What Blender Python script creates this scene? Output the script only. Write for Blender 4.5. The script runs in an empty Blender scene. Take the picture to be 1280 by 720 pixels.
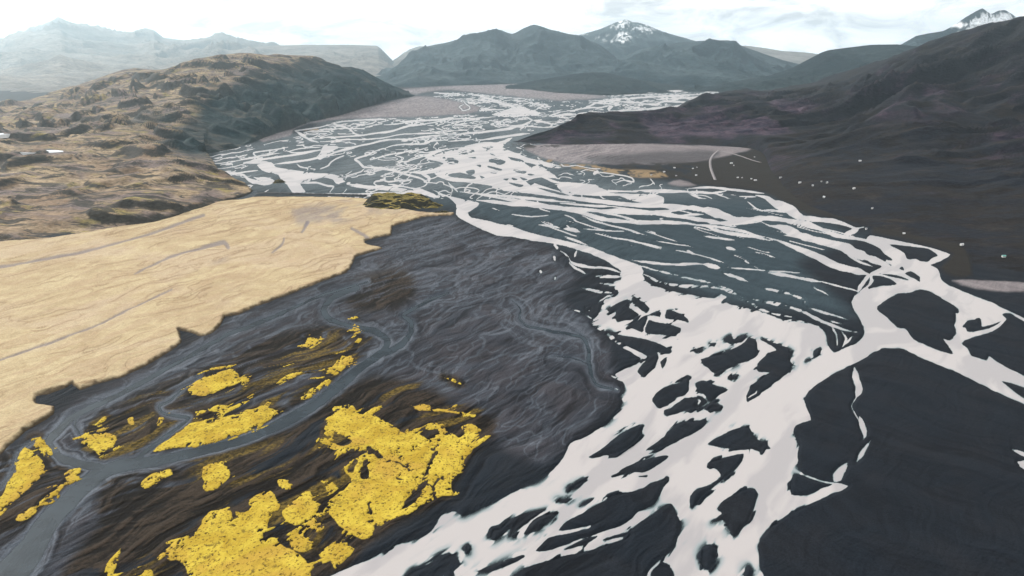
import bpy, math, random
import numpy as np

# ------------------------------------------------------------------ camera, sky, sun, exposure
scene = bpy.context.scene
H = 300.0                      # camera height above the river plain, metres
F = 854.0                      # focal length in photo pixels (1280 wide)
PITCH = math.atan(288.0 / F)   # horizon sits 72 px below the top edge
CP, SP = math.cos(PITCH), math.sin(PITCH)

cam_d = bpy.data.cameras.new('camera')
cam = bpy.data.objects.new('camera', cam_d)
scene.collection.objects.link(cam)
cam.location = (0, 0, H)
cam.rotation_euler = (math.pi / 2 - PITCH, 0, 0)
cam_d.sensor_width = 36.0
cam_d.lens = 36.0 * F / 1280.0
cam_d.clip_start = 1.0
cam_d.clip_end = 200000.0
scene.camera = cam

SUN_AZ = math.radians(-55)     # from +Y towards -X (left of the view, ahead)
SUN_EL = math.radians(26)
world = bpy.data.worlds.new('World')
scene.world = world
world.use_nodes = True
wn, wl = world.node_tree.nodes, world.node_tree.links
wn.clear()
w_out = wn.new('ShaderNodeOutputWorld')
w_bg = wn.new('ShaderNodeBackground')
w_bg.inputs['Strength'].default_value = 0.1
wl.new(w_bg.outputs[0], w_out.inputs[0])
sky = wn.new('ShaderNodeTexSky')
sky.sky_type = 'NISHITA'
sky.sun_disc = False
sky.sun_elevation = SUN_EL
sky.sun_rotation = SUN_AZ
sky.altitude = 300
w_tc = wn.new('ShaderNodeTexCoord')
def wmap(scale, loc=(0, 0, 0)):
    m = wn.new('ShaderNodeMapping')
    m.inputs['Scale'].default_value = scale
    m.inputs['Location'].default_value = loc
    wl.new(w_tc.outputs['Generated'], m.inputs['Vector'])
    return m.outputs[0]
def wnoise(vec, scale, detail, rough, dist=0.0):
    n = wn.new('ShaderNodeTexNoise')
    n.inputs['Scale'].default_value = scale
    n.inputs['Detail'].default_value = detail
    n.inputs['Roughness'].default_value = rough
    n.inputs['Distortion'].default_value = dist
    wl.new(vec, n.inputs['Vector'])
    return n.outputs[0]
def wramp(fac, stops):
    r = wn.new('ShaderNodeValToRGB')
    e = r.color_ramp.elements
    while len(e) < len(stops):
        e.new(0.5)
    for k, (p, c) in enumerate(stops):
        e[k].position = p
        e[k].color = (c[0], c[1], c[2], 1)
    wl.new(fac, r.inputs[0])
    return r.outputs[0]
def wmix(fac, a, b, mode='MIX'):
    m = wn.new('ShaderNodeMix')
    m.data_type = 'RGBA'
    m.blend_type = mode
    for sock, v in ((0, fac), (6, a), (7, b)):
        if hasattr(v, 'links'):
            wl.new(v, m.inputs[sock])
        elif sock == 0:
            m.inputs[0].default_value = v
        else:
            m.inputs[sock].default_value = (v[0], v[1], v[2], 1)
    return m.outputs[2]
n1 = wnoise(wmap((3.0, 3.0, 26.0), (0.3, 0.1, 0.0)), 1.0, 6, 0.55, 0.4)
n2 = wnoise(wmap((12.0, 12.0, 34.0), (1.7, 0.4, 0.2)), 1.0, 7, 0.6, 0.7)
layer = wramp(n1, [(0.40, (7.6, 7.8, 8.0)), (0.50, (12.2, 12.1, 12.0)), (0.60, (15.5, 15.3, 15.0))])
puffs = wramp(n2, [(0.38, (5.0, 5.3, 5.8)), (0.47, (11.2, 11.2, 11.2)), (0.56, (16.5, 16.3, 16.0))])
cloud = wmix(0.5, layer, puffs)
cover = wramp(n2, [(0.22, (0.8, 0.8, 0.8)), (0.40, (1, 1, 1))])
m_sky = wmix(cover, sky.outputs[0], cloud)
wl.new(m_sky, w_bg.inputs['Color'])

sun_d = bpy.data.lights.new('sun', 'SUN')
sun_d.energy = 4.2
sun_d.angle = math.radians(6)
sun_d.color = (1.0, 0.95, 0.88)
sun = bpy.data.objects.new('sun', sun_d)
scene.collection.objects.link(sun)
sx, sy, sz = (math.sin(SUN_AZ) * math.cos(SUN_EL), math.cos(SUN_AZ) * math.cos(SUN_EL), math.sin(SUN_EL))
import mathutils
sun.rotation_euler = mathutils.Vector((sx, sy, sz)).to_track_quat('Z', 'Y').to_euler()
sun.location = (sx * 3000, sy * 3000, sz * 3000)

vs = scene.view_settings
vs.view_transform = 'Standard'
vs.look = 'None'
vs.exposure = 0.15
vs.gamma = 1.0
vs.use_curve_mapping = False
scene.cycles.volume_bounces = 1
scene.cycles.max_bounces = 6
scene.cycles.transparent_max_bounces = 8

# ------------------------------------------------------------------ helpers
def ray(px, py):
    u = (px - 640.0) / F
    v = (360.0 - py) / F
    return u, CP + SP * v, -SP + CP * v           # world dx, dy, dz per unit t
def at(px, py, d=None):
    """world point seen at a photo pixel: on the plain (d None) or at forward distance d"""
    dx, dy, dz = ray(px, py)
    t = (-H / dz) if d is None else d / dy
    return np.array((t * dx, t * dy, H + t * dz))
def project(P):
    x, y, z = P[..., 0], P[..., 1], P[..., 2] - H
    depth = y * CP - z * SP
    up = y * SP + z * CP
    return 640 + F * x / depth, 360 - F * up / depth, depth

_TAB = np.random.default_rng(11).random(256 * 256).astype(np.float32)
def vnoise(x, y, seed=0):
    xf, yf = np.floor(x), np.floor(y)
    fx, fy = (x - xf).astype(np.float32), (y - yf).astype(np.float32)
    fx = fx * fx * fx * (fx * (fx * 6 - 15) + 10)
    fy = fy * fy * fy * (fy * (fy * 6 - 15) + 10)
    xi = xf.astype(np.int32) + (seed * 67 + 13) * 5
    yi = yf.astype(np.int32) + (seed * 131 + 7) * 3
    x0, x1 = xi & 255, (xi + 1) & 255
    y0, y1 = (yi & 255) << 8, ((yi + 1) & 255) << 8
    a = _TAB[y0 | x0]; b = _TAB[y0 | x1]
    c = _TAB[y1 | x0]; d = _TAB[y1 | x1]
    return (a + (b - a) * fx) * (1 - fy) + (c + (d - c) * fx) * fy
def fbm(x, y, octs=4, seed=0, rough=0.5):
    s = 0; a = 1.0; n = 0
    for o in range(octs):
        ang = 0.6 * o
        xr = x * math.cos(ang) - y * math.sin(ang)
        yr = x * math.sin(ang) + y * math.cos(ang)
        s = s + a * vnoise(xr * 2 ** o + 17.3 * o, yr * 2 ** o - 9.1 * o, seed + o)
        n += a; a *= rough
    return s / n
def ridged(x, y, octs=4, seed=0, rough=0.5):
    s = 0; a = 1.0; n = 0
    for o in range(octs):
        v = 1 - np.abs(2 * vnoise(x * 2 ** o + 5.7 * o, y * 2 ** o + 3.1 * o, seed + o) - 1)
        s = s + a * v * v
        n += a; a *= rough
    return s / n
def smooth(a, b, x):
    t = np.clip((x - a) / (b - a), 0, 1)
    return t * t * (3 - 2 * t)

def poly_sd(poly, X, Y):
    """signed distance, positive inside (small arrays of scattered points)"""
    P = np.asarray(poly, float)
    n = len(P)
    d2 = np.full(X.shape, 1e9)
    ins = np.zeros(X.shape, bool)
    for i in range(n):
        ax, ay = P[i]; bx, by = P[(i + 1) % n]
        ex, ey = bx - ax, by - ay
        L = ex * ex + ey * ey + 1e-9
        wx, wy = X - ax, Y - ay
        t = np.clip((wx * ex + wy * ey) / L, 0, 1)
        d2 = np.minimum(d2, (wx - ex * t) ** 2 + (wy - ey * t) ** 2)
        if by != ay:
            c = ((ay <= Y) & (by > Y)) | ((by <= Y) & (ay > Y))
            ins ^= c & (X < ax + (Y - ay) * ex / ey)
    d = np.sqrt(d2)
    return np.where(ins, d, -d)

# ------------------------------------------------------------------ materials
def new_mat(name):
    m = bpy.data.materials.new(name)
    m.use_nodes = True
    nt = m.node_tree
    return m, nt, nt.nodes['Principled BSDF']
class NT:
    def __init__(self, name):
        self.m, self.nt, self.b = new_mat(name)
        self.n, self.l = self.nt.nodes, self.nt.links
        self.geo = self.n.new('ShaderNodeNewGeometry')
    def pos(self, scale):
        m = self.n.new('ShaderNodeMapping')
        m.inputs['Scale'].default_value = scale if hasattr(scale, '__len__') else (scale,) * 3
        self.l.new(self.geo.outputs['Position'], m.inputs['Vector'])
        return m.outputs[0]
    def noise(self, scale, detail=4, rough=0.55, dist=0.0):
        n = self.n.new('ShaderNodeTexNoise')
        n.inputs['Scale'].default_value = 1.0
        n.inputs['Detail'].default_value = detail
        n.inputs['Roughness'].default_value = rough
        n.inputs['Distortion'].default_value = dist
        self.l.new(self.pos(scale), n.inputs['Vector'])
        return n.outputs[0]
    def attr(self, name):
        a = self.n.new('ShaderNodeAttribute')
        a.attribute_name = name
        return a.outputs['Fac']
    def rng(self, v, a, b, lo=0.0, hi=1.0):
        r = self.n.new('ShaderNodeMapRange')
        r.interpolation_type = 'SMOOTHSTEP'
        for k, x in ((1, a), (2, b), (3, lo), (4, hi)):
            r.inputs[k].default_value = x
        self.l.new(v, r.inputs[0])
        return r.outputs[0]
    def math(self, op, a, b=0.0):
        r = self.n.new('ShaderNodeMath')
        r.operation = op
        for k, x in ((0, a), (1, b)):
            if hasattr(x, 'links'):
                self.l.new(x, r.inputs[k])
            else:
                r.inputs[k].default_value = x
        return r.outputs[0]
    def mix(self, fac, a, b):
        m = self.n.new('ShaderNodeMix')
        m.data_type = 'RGBA'
        for sock, v in ((0, fac), (6, a), (7, b)):
            if hasattr(v, 'links'):
                self.l.new(v, m.inputs[sock])
            elif sock == 0:
                m.inputs[0].default_value = v
            else:
                m.inputs[sock].default_value = (v[0], v[1], v[2], 1)
        return m.outputs[2]
    def scale(self, col, f):
        v = self.n.new('ShaderNodeVectorMath')
        v.operation = 'SCALE'
        self.l.new(col, v.inputs[0])
        self.l.new(f, v.inputs['Scale'])
        return v.outputs[0]
    def slope(self):
        s = self.n.new('ShaderNodeSeparateXYZ')
        self.l.new(self.geo.outputs['Normal'], s.inputs[0])
        return s.outputs[2]
    def bump(self, h, strength, dist):
        b = self.n.new('ShaderNodeBump')
        b.inputs['Strength'].default_value = strength
        b.inputs['Distance'].default_value = dist
        self.l.new(h, b.inputs['Height'])
        self.l.new(b.outputs[0], self.b.inputs['Normal'])
    def out(self, col, rough=0.9, spec=0.2):
        if hasattr(col, 'links'):
            self.l.new(col, self.b.inputs['Base Color'])
        else:
            self.b.inputs['Base Color'].default_value = (*col, 1)
        if hasattr(rough, 'links'):
            self.l.new(rough, self.b.inputs['Roughness'])
        else:
            self.b.inputs['Roughness'].default_value = rough
        self.b.inputs['Specular IOR Level'].default_value = spec
        return self.m

# black river sand with the ground covers that lie on the plain
t = NT('river_sand')
streak = t.attr('streak')
fine = t.noise(0.35, 5, 0.6)
mid = t.noise(0.02, 5, 0.6, 0.6)
c = t.mix(streak, (0.0046, 0.0066, 0.0098), (0.011, 0.0152, 0.0212))
c = t.mix(t.rng(mid, 0.35, 0.7), c, t.mix(streak, (0.0055, 0.0064, 0.0086), (0.0145, 0.0172, 0.022)))
silt = t.mix(streak, (0.0105, 0.0118, 0.0155), (0.040, 0.044, 0.055))
silt = t.mix(t.rng(mid, 0.40, 0.62), silt, t.mix(streak, (0.011, 0.0105, 0.0125), (0.046, 0.045, 0.053)))
c = t.mix(t.attr('gravel'), c, silt)
mids = t.mix(streak, (0.014, 0.024, 0.031), (0.036, 0.053, 0.063))
c = t.mix(t.attr('teal'), c, mids)
c = t.mix(t.attr('silt'), c, t.mix(streak, (0.050, 0.062, 0.070), (0.10, 0.118, 0.128)))
wet = t.mix(streak, (0.030, 0.037, 0.048), (0.095, 0.108, 0.128))
c = t.mix(t.attr('wet'), c, wet)
peat = t.mix(t.rng(t.math('ADD', t.math('MULTIPLY', fine, 0.5), t.math('MULTIPLY', streak, 0.5)), 0.35, 0.75), (0.005, 0.004, 0.0035), (0.034, 0.025, 0.018))
c = t.mix(t.attr('peat'), c, peat)
pale = t.mix(streak, (0.125, 0.108, 0.115), (0.23, 0.205, 0.205))
olive = t.mix(t.rng(fine, 0.35, 0.65), (0.030, 0.022, 0.007), (0.13, 0.088, 0.018))
c = t.mix(t.attr('olive'), c, olive)
c = t.mix(t.attr('pale'), c, pale)
heath = t.mix(fine, (0.008, 0.008, 0.0078), (0.024, 0.020, 0.016))
c = t.mix(t.attr('heath'), c, heath)
gold = t.mix(fine, (0.13, 0.085, 0.045), (0.27, 0.195, 0.11))
c = t.mix(t.attr('gold'), c, gold)
gr = t.noise(0.9, 4, 0.7)
c = t.scale(c, t.rng(gr, 0.25, 0.75, 0.62, 1.38))
t.bump(t.math('ADD', fine, t.math('MULTIPLY', streak, 3.0)), 0.5, 0.35)
MAT_SAND = t.out(c, 0.9, 0.08)

# glacial melt water: milky silt, clear only where it is a film
t = NT('glacial_water')
swirl = t.attr('tone')
c = t.mix(t.rng(swirl, 0.3, 0.7), (0.295, 0.280, 0.284), (0.365, 0.340, 0.336))
dep = t.attr('depth')
c = t.mix(t.rng(dep, 0.0, 1.0), (0.16, 0.23, 0.245), c)
rip = t.noise(0.25, 3, 0.6)
t.bump(rip, 0.15, 0.3)
al = t.rng(dep, 0.0, 0.55, 0.0, 1.0)
t.l.new(al, t.b.inputs['Alpha'])
MAT_WATER = t.out(c, 0.45, 0.25)

t = NT('stream_water')
sw = t.noise((0.02, 0.02, 0.02), 5, 0.6, 1.0)
c = t.mix(t.rng(sw, 0.3, 0.7), (0.010, 0.018, 0.025), (0.034, 0.048, 0.060))
t.bump(t.noise(0.5, 3, 0.6), 0.2, 0.2)
t.l.new(t.rng(t.attr('depth'), 0.0, 0.8, 0.0, 0.85), t.b.inputs['Alpha'])
MAT_STREAM = t.out(c, 0.6, 0.1)

t = NT('dry_meadow')
g1 = t.noise(0.012, 6, 0.62, 1.4)
g2 = t.noise(0.15, 5, 0.6)
c = t.mix(t.rng(g1, 0.32, 0.66), (0.345, 0.265, 0.16), (0.43, 0.35, 0.215))
c = t.mix(t.math('MULTIPLY', t.rng(t.attr('streak'), 0.35, 0.8), 0.55), c, (0.335, 0.245, 0.155))
c = t.mix(t.math('MULTIPLY', t.rng(t.noise(0.006, 4, 0.6, 0.8), 0.45, 0.62), 0.55), c, (0.40, 0.315, 0.225))
c = t.mix(t.attr('drain'), c, (0.215, 0.145, 0.085))
c = t.mix(t.math('MULTIPLY', t.rng(g2, 0.45, 0.75), 0.35), c, (0.22, 0.14, 0.065))
c = t.mix(t.attr('grey'), c, (0.17, 0.148, 0.15))
c = t.mix(t.attr('edge'), c, (0.05, 0.036, 0.022))
c = t.scale(c, t.rng(t.noise(0.6, 5, 0.7), 0.25, 0.75, 0.74, 1.24))
t.bump(t.math('ADD', g2, t.math('MULTIPLY', t.attr('streak'), 0.8)), 0.5, 0.5)
MAT_MEADOW = t.out(c, 0.95, 0.05)

t = NT('yellow_moss')
g1 = t.noise(0.05, 5, 0.6, 0.8)
g2 = t.noise(0.5, 5, 0.65)
c = t.mix(t.rng(g1, 0.3, 0.7), (0.33, 0.22, 0.025), (0.49, 0.37, 0.05))
c = t.mix(t.rng(t.noise(0.018, 4, 0.6, 0.5), 0.5, 0.66), c, (0.38, 0.245, 0.04))
c = t.mix(t.rng(g2, 0.53, 0.65), c, (0.085, 0.056, 0.014))
c = t.mix(t.math('MULTIPLY', t.rng(t.noise(0.16, 5, 0.7, 0.4), 0.56, 0.68), 0.8), c, (0.12, 0.085, 0.02))
c = t.mix(t.rng(t.attr('edge'), 0.0, 1.0), c, (0.035, 0.026, 0.014))
t.bump(g2, 0.8, 0.6)
MAT_MOSS = t.out(c, 0.95, 0.05)

def hill_mat(name, grass_a, grass_b, rock_a, rock_b, s0, s1, scale=1.0, alt=None, snow=False, bump=3.0, third=None, fourth=None):
    t = NT(name)
    n_big = t.noise(0.004 * scale, 6, 0.6, 0.8)
    n_mid = t.noise((0.02 * scale, 0.02 * scale, 0.05 * scale), 6, 0.65, 0.5)
    n_fine = t.noise(0.12 * scale, 5, 0.65)
    g = t.mix(t.rng(n_big, 0.35, 0.65), grass_a, grass_b)
    g = t.mix(t.math('MULTIPLY', t.rng(n_mid, 0.45, 0.65), 0.6), g, tuple(0.55 * v for v in grass_a))
    if third:
        g = t.mix(t.math('MULTIPLY', t.rng(t.noise((0.005, 0.009, 0.009), 5, 0.6, 1.0), 0.45, 0.60), 0.85), g, third)
    if fourth:
        g = t.mix(t.math('MULTIPLY', t.rng(t.noise((0.011, 0.017, 0.02), 5, 0.6, 0.6), 0.55, 0.66), 0.8), g, fourth)
    r = t.mix(n_mid, rock_a, rock_b)
    if third:
        pn = t.noise((0.012, 0.034, 0.04), 6, 0.66, 0.7)
        g = t.mix(t.math('MULTIPLY', t.rng(pn, 0.50, 0.555), 0.9), g, r)
    sl = t.math('ADD', t.slope(), t.math('MULTIPLY', t.math('SUBTRACT', n_mid, 0.5), 0.25))
    c = t.mix(t.rng(sl, s0, s1), r, g)
    if alt:
        a2 = t.mix(t.rng(n_mid, 0.35, 0.68), alt[0], alt[1])
        c = t.mix(t.attr('alt'), c, a2)
    rgh = 0.95
    if snow:
        c = t.mix(t.attr('snow'), c, (0.80, 0.82, 0.84))
    c = t.scale(c, t.rng(t.noise((0.09 * scale, 0.14 * scale, 0.14 * scale), 5, 0.7), 0.28, 0.72, 0.55, 1.42))
    t.bump(t.math('ADD', n_mid, t.math('MULTIPLY', n_fine, 0.6)), 0.9, bump)
    return t.out(c, rgh, 0.1)

# ------------------------------------------------------------------ mesh building
def link(name, mesh, mat, kind=None, parent=None):
    o = bpy.data.objects.new(name, mesh)
    scene.collection.objects.link(o)
    if mat:
        mesh.materials.append(mat)
    if kind:
        o['kind'] = kind
    if parent:
        o.parent = parent
    return o
def raw_mesh(name, V, Q, attrs=None, smooth_shade=True):
    me = bpy.data.meshes.new(name)
    nv, nf = len(V), len(Q)
    me.vertices.add(nv)
    me.vertices.foreach_set('co', np.ascontiguousarray(V, np.float32).ravel())
    k = Q.shape[1]
    me.loops.add(nf * k)
    me.loops.foreach_set('vertex_index', np.ascontiguousarray(Q, np.int32).ravel())
    me.polygons.add(nf)
    me.polygons.foreach_set('loop_start', np.arange(0, nf * k, k, dtype=np.int32))
    me.polygons.foreach_set('use_smooth', np.full(nf, smooth_shade, bool))
    me.update(calc_edges=True)
    for a, v in (attrs or {}).items():
        at_ = me.attributes.new(a, 'FLOAT', 'POINT')
        at_.data.foreach_set('value', np.ascontiguousarray(v, np.float32).ravel())
    return me
def grid_mesh(name, X, Y, Z, cells=None, attrs=None):
    R, C = X.shape
    idx = np.arange(R * C).reshape(R, C)
    q = np.stack([idx[:-1, :-1], idx[:-1, 1:], idx[1:, 1:], idx[1:, :-1]], -1)
    if cells is None:
        q = q.reshape(-1, 4)
    else:
        q = q[cells]
    used = np.zeros(R * C, bool)
    used[q.ravel()] = True
    remap = np.cumsum(used) - 1
    V = np.stack([X.ravel()[used], Y.ravel()[used], Z.ravel()[used]], -1)
    at_ = {k: np.asarray(v).ravel()[used] for k, v in (attrs or {}).items()}
    return raw_mesh(name, V, remap[q], at_)
def cells_of(vm):
    return vm[:-1, :-1] | vm[1:, :-1] | vm[:-1, 1:] | vm[1:, 1:]

# ------------------------------------------------------------------ the river plain, traced
def W(s, w):            # "x,y x,y ..." -> polyline with width
    return [(float(a), float(b), w) for a, b in (p.split(',') for p in s.split())]
def PL(s):
    return [(float(a), float(b)) for a, b in (p.split(',') for p in s.split())]

WATER = [PL(s) for s in (
 # the near braids with the channel that comes down the middle
 "777,328 777,340 775,350 766,352 768,365 755,376 750,392 738,404 745,410 762,424 780,435 797,444 802,450 795,455 785,460 770,468 778,476 782,487 775,495 778,500 774,512 765,522 752,532 740,540 725,549 714,553 703,572 695,583 684,594 670,602 640,616 620,626 600,636 582,644 575,644 570,640 560,640 550,645 545,654 538,664 525,673 510,676 495,680 480,690 460,700 415,719 360,750 300,800 985,800 965,745 953,712 950,690 952,675 962,662 975,652 990,642 1010,632 1030,622 1050,614 1060,607 1040,602 1010,596 1000,588 997,580 1000,560 999,550 992,540 994,532 1003,528 1015,525 1013,518 1008,508 1007,500 1012,489 1025,478 1045,465 1063,457 1085,445 1100,436 1115,435 1130,437 1150,447 1170,455 1200,467 1240,488 1280,506 1360,540 1460,580 1460,480 1360,438 1280,398 1260,388 1240,378 1220,371 1200,362 1185,356 1177,350 1175,342 1172,336 1163,332 1172,328 1180,324 1188,318 1175,313 1165,310 1150,306 1130,302 1110,298 1088,294 1083,300 1096,307 1105,316 1108,326 1100,335 1088,341 1087,350 1085,356 1078,362 1068,370 1065,378 1068,388 1074,397 1080,408 1080,418 1073,427 1062,433 1052,437 1042,440 1036,432 1033,420 1028,412 1015,405 1000,400 990,398 985,400 975,397 965,394 955,390 945,388 935,386 925,383 915,381 907,377 909,374 907,370 902,368 898,370 893,373 880,372 870,370 850,366 830,362 818,357 808,352 803,342 800,332",
 "540,236 560,245 595,252 598,257 585,266 590,272 610,276 625,280 640,283 660,290 680,295 700,299 720,304 740,309 760,317 780,324 790,328 802,333 803,345 775,345 777,340 773,336 765,331 755,324 740,318 720,312 705,307 690,304 665,301 640,296 620,294 590,281 575,273 570,268 570,256 560,247 545,240",
 # mid river, far pools
 "700,229 745,231 755,236 780,238 800,237 830,236 860,239 860,241 830,241 800,240 780,240 760,241 790,242 815,242 828,245 831,248 829,255 815,255 800,253 785,249 775,245 750,245 720,243 700,237",
 "322,206 340,203 345,209 355,211 375,214 395,217 410,217 425,220 432,226 440,228 455,231 480,233 505,236 530,240 520,243 505,241 470,237 445,234 430,231 420,229 415,224 405,222 395,224 385,227 375,229 378,236 381,240 365,241 360,232 352,226 348,219 338,217 328,213",
 "398,192 405,181 420,180 422,187 412,193 400,200 395,197",
 "615,143 630,138 650,132 660,136 675,141 670,145 640,146 620,145",
 "560,189 585,181 605,177 622,178 635,176 628,184 645,191 660,197 690,206 703,209 690,210 670,205 690,215 697,222 705,224 680,222 660,226 690,236 720,243 700,246 660,242 630,239 600,231 575,227 560,222 545,215 555,208 550,200 540,195",
)]
ISLES = [PL(s) for s in (
 "760,387 770,380 781,375 786,376 787,379 785,383 790,388 800,394 792,399 780,401 772,403 769,397 771,389 762,391",
 "790,372 793,371 804,379 811,386 809,391 802,389 797,384 791,379",
 "815,392 820,389 825,391 825,396 816,394",
 "831,394 832,388 840,389 851,392 859,399 860,404 851,401 832,398",
 "785,408 790,404 807,398 811,399 806,408 804,415 800,414 787,410",
 "813,400 820,402 832,405 845,409 851,412 844,420 831,418 809,417 807,412",
 "760,414 780,419 810,424 840,436 841,442 830,441 824,440 824,446 819,461 805,472 799,465 802,459 812,447 802,440 780,430 765,419",
 "827,452 837,447 831,461",
 "877,449 902,442 925,431 937,422 945,425 947,432 945,446 927,454 895,466 887,461",
 "905,423 912,418 918,424 926,420 934,421 925,428 912,429", "868,438 876,436 878,440 870,441", "887,430 895,429 893,433",
 "948,460 952,450 960,442 970,439 962,431 951,425 956,424 970,430 987,437 987,451 991,457 987,466 975,475 956,489 949,495 935,502 934,494 940,484 950,475 965,466 950,465",
 "1007,451 1015,447 1016,439 1025,434 1026,441 1020,446",
 "816,499 822,490 832,484 850,479 855,474 862,474 862,486 857,494 847,496 835,506 825,510 819,506",
 "831,512 850,502 857,497 866,498 872,494 880,497 882,502 870,511 857,512 835,520",
 "871,480 880,475 890,480 909,487 892,500 886,500 880,492 874,490", "884,512 890,507 900,509", "915,470 920,468 917,473",
 "809,562 820,554 830,546 839,536 847,530 856,526 870,525 883,523 880,532 870,540 852,549 840,555 825,560",
 "885,554 894,548 910,539 926,534 936,534 940,540 944,547 960,559 959,561 951,558 952,564 944,562 937,560 937,566 935,561 911,564 912,560 894,557",
 "735,571 748,563 760,555 775,542 795,533 805,531 803,540 795,552 780,563 770,568 755,569 748,571",
 "765,595 772,591 781,585 802,576 830,569 836,571 827,579 815,586 802,591 790,590 777,594 767,597", "795,596 809,594 807,597",
 "698,663 710,651 732,640 757,626 765,620 787,616 802,611 811,605 832,599 829,605 827,615 820,626 815,632 797,640 790,648 775,658 752,666 715,677 690,687 669,689 680,677 687,672 705,668 737,661 739,657 715,662",
 "706,686 722,677 747,670 740,676 715,685", "754,676 770,670 786,667 782,671 760,676",
 "640,724 645,719 655,712 675,704 710,694 742,687 767,679 782,675 787,670 787,664 812,645 835,630 840,631 844,640 852,654 851,665 845,682 837,691 825,700 815,710 808,722 790,760 640,790 600,790",
 "815,717 825,707 835,710 842,719 842,740 815,740",
 "880,687 887,680 896,684 897,690 895,702 887,712 880,710 878,700",
 "890,652 902,642 897,636 905,626 927,614 942,611 947,617 944,630 935,655 917,672 909,657 902,650",
 "886,579 905,572 930,567 925,580 915,592 895,606 890,605 902,597 897,587",
 "862,620 872,611 895,606 880,619 864,636 861,627",
 "614,669 617,662 625,661 637,651 656,642 680,637 670,645 640,667 637,670 639,660 627,670 617,676",
 "655,668 667,649 680,643 694,643 680,655 674,661 662,666", "639,670 650,664 645,672",
 "511,719 527,710 560,691 574,705 565,715 566,722 560,760 480,760",
 "596,714 615,707 640,698 654,694 655,697 640,705 615,714",
 "711,612 722,605 735,600 733,603 722,610", "724,633 732,627 742,623 738,628", "696,626 706,625 715,624 705,629", "581,685 583,684 584,691", "933,712 938,708 943,714 940,722 932,722",
 "989,600 992,593 1002,594 1022,601 1040,605 1027,610 1007,619 990,619",
 # the large bars of the right arm
 "1115,371 1125,367 1137,367 1149,362 1162,364 1170,369 1180,375 1192,382 1199,388 1197,391 1193,390 1195,394 1192,407 1195,417 1187,426 1180,424 1183,430 1191,442 1180,440 1160,432 1142,424 1132,411 1122,409 1110,397 1097,387 1100,381",
 "1203,409 1207,402 1217,399 1224,397 1226,401 1227,408 1240,405 1252,402 1240,408 1220,414 1209,415 1207,411",
 "1202,429 1215,423 1235,416 1250,408 1258,399 1253,393 1262,392 1280,402 1360,444 1460,487 1460,570 1360,520 1280,470 1265,463 1250,454 1240,446 1236,444 1233,450 1215,444 1210,436",
 "1253,476 1270,480 1285,487 1300,500 1280,497 1262,483",
 "1112,306 1127,307 1150,309 1161,311 1172,319 1166,322 1160,327 1151,327 1145,324 1134,324 1131,317 1122,311",
 "1075,312 1080,313 1101,315 1110,320 1116,326 1105,324 1092,320", "1086,324 1099,325 1114,331 1112,334 1105,333 1092,329",
 "1131,342 1139,339 1149,346 1149,352 1142,347", "1091,345 1104,346 1115,350 1120,356 1097,358 1087,361 1085,359 1092,352",
 "1099,342 1121,344 1135,349 1125,348", "1124,336 1128,333 1130,338",
 # dark bars in the far braids
 "610,200 620,197 632,202 626,206 614,204", "583,214 593,212 594,216 588,219", "560,218 575,215 594,221 592,224 565,221",
 "585,197 594,196 594,198", "556,199 572,200 572,204 560,205", "595,205 602,206 601,209", "611,207 627,211 625,213 611,209",
 "613,216 622,214 620,217", "629,224 636,223 634,226", "650,221 660,224 655,225", "642,212 658,214 655,217 645,215",
 "635,196 650,199 655,203 640,200", "660,217 670,217 667,219 661,219", "655,203 670,206 662,208", "635,228 655,231 650,234",
 "595,230 615,233 612,235", "623,235 630,239 625,238", "636,234 650,241 690,245 660,244", "578,235 595,233 620,240 600,242 575,239",
 "672,235 690,238 710,243 715,246 690,241", "645,187 655,189 650,191", "612,191 620,194 614,193", "658,226 668,229 664,232", "600,219 606,222 602,223", "640,222 648,224 642,225",
 "575,192 590,189 584,193", "604,184 616,183 610,186", "547,205 553,203 551,207",
)]
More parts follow.
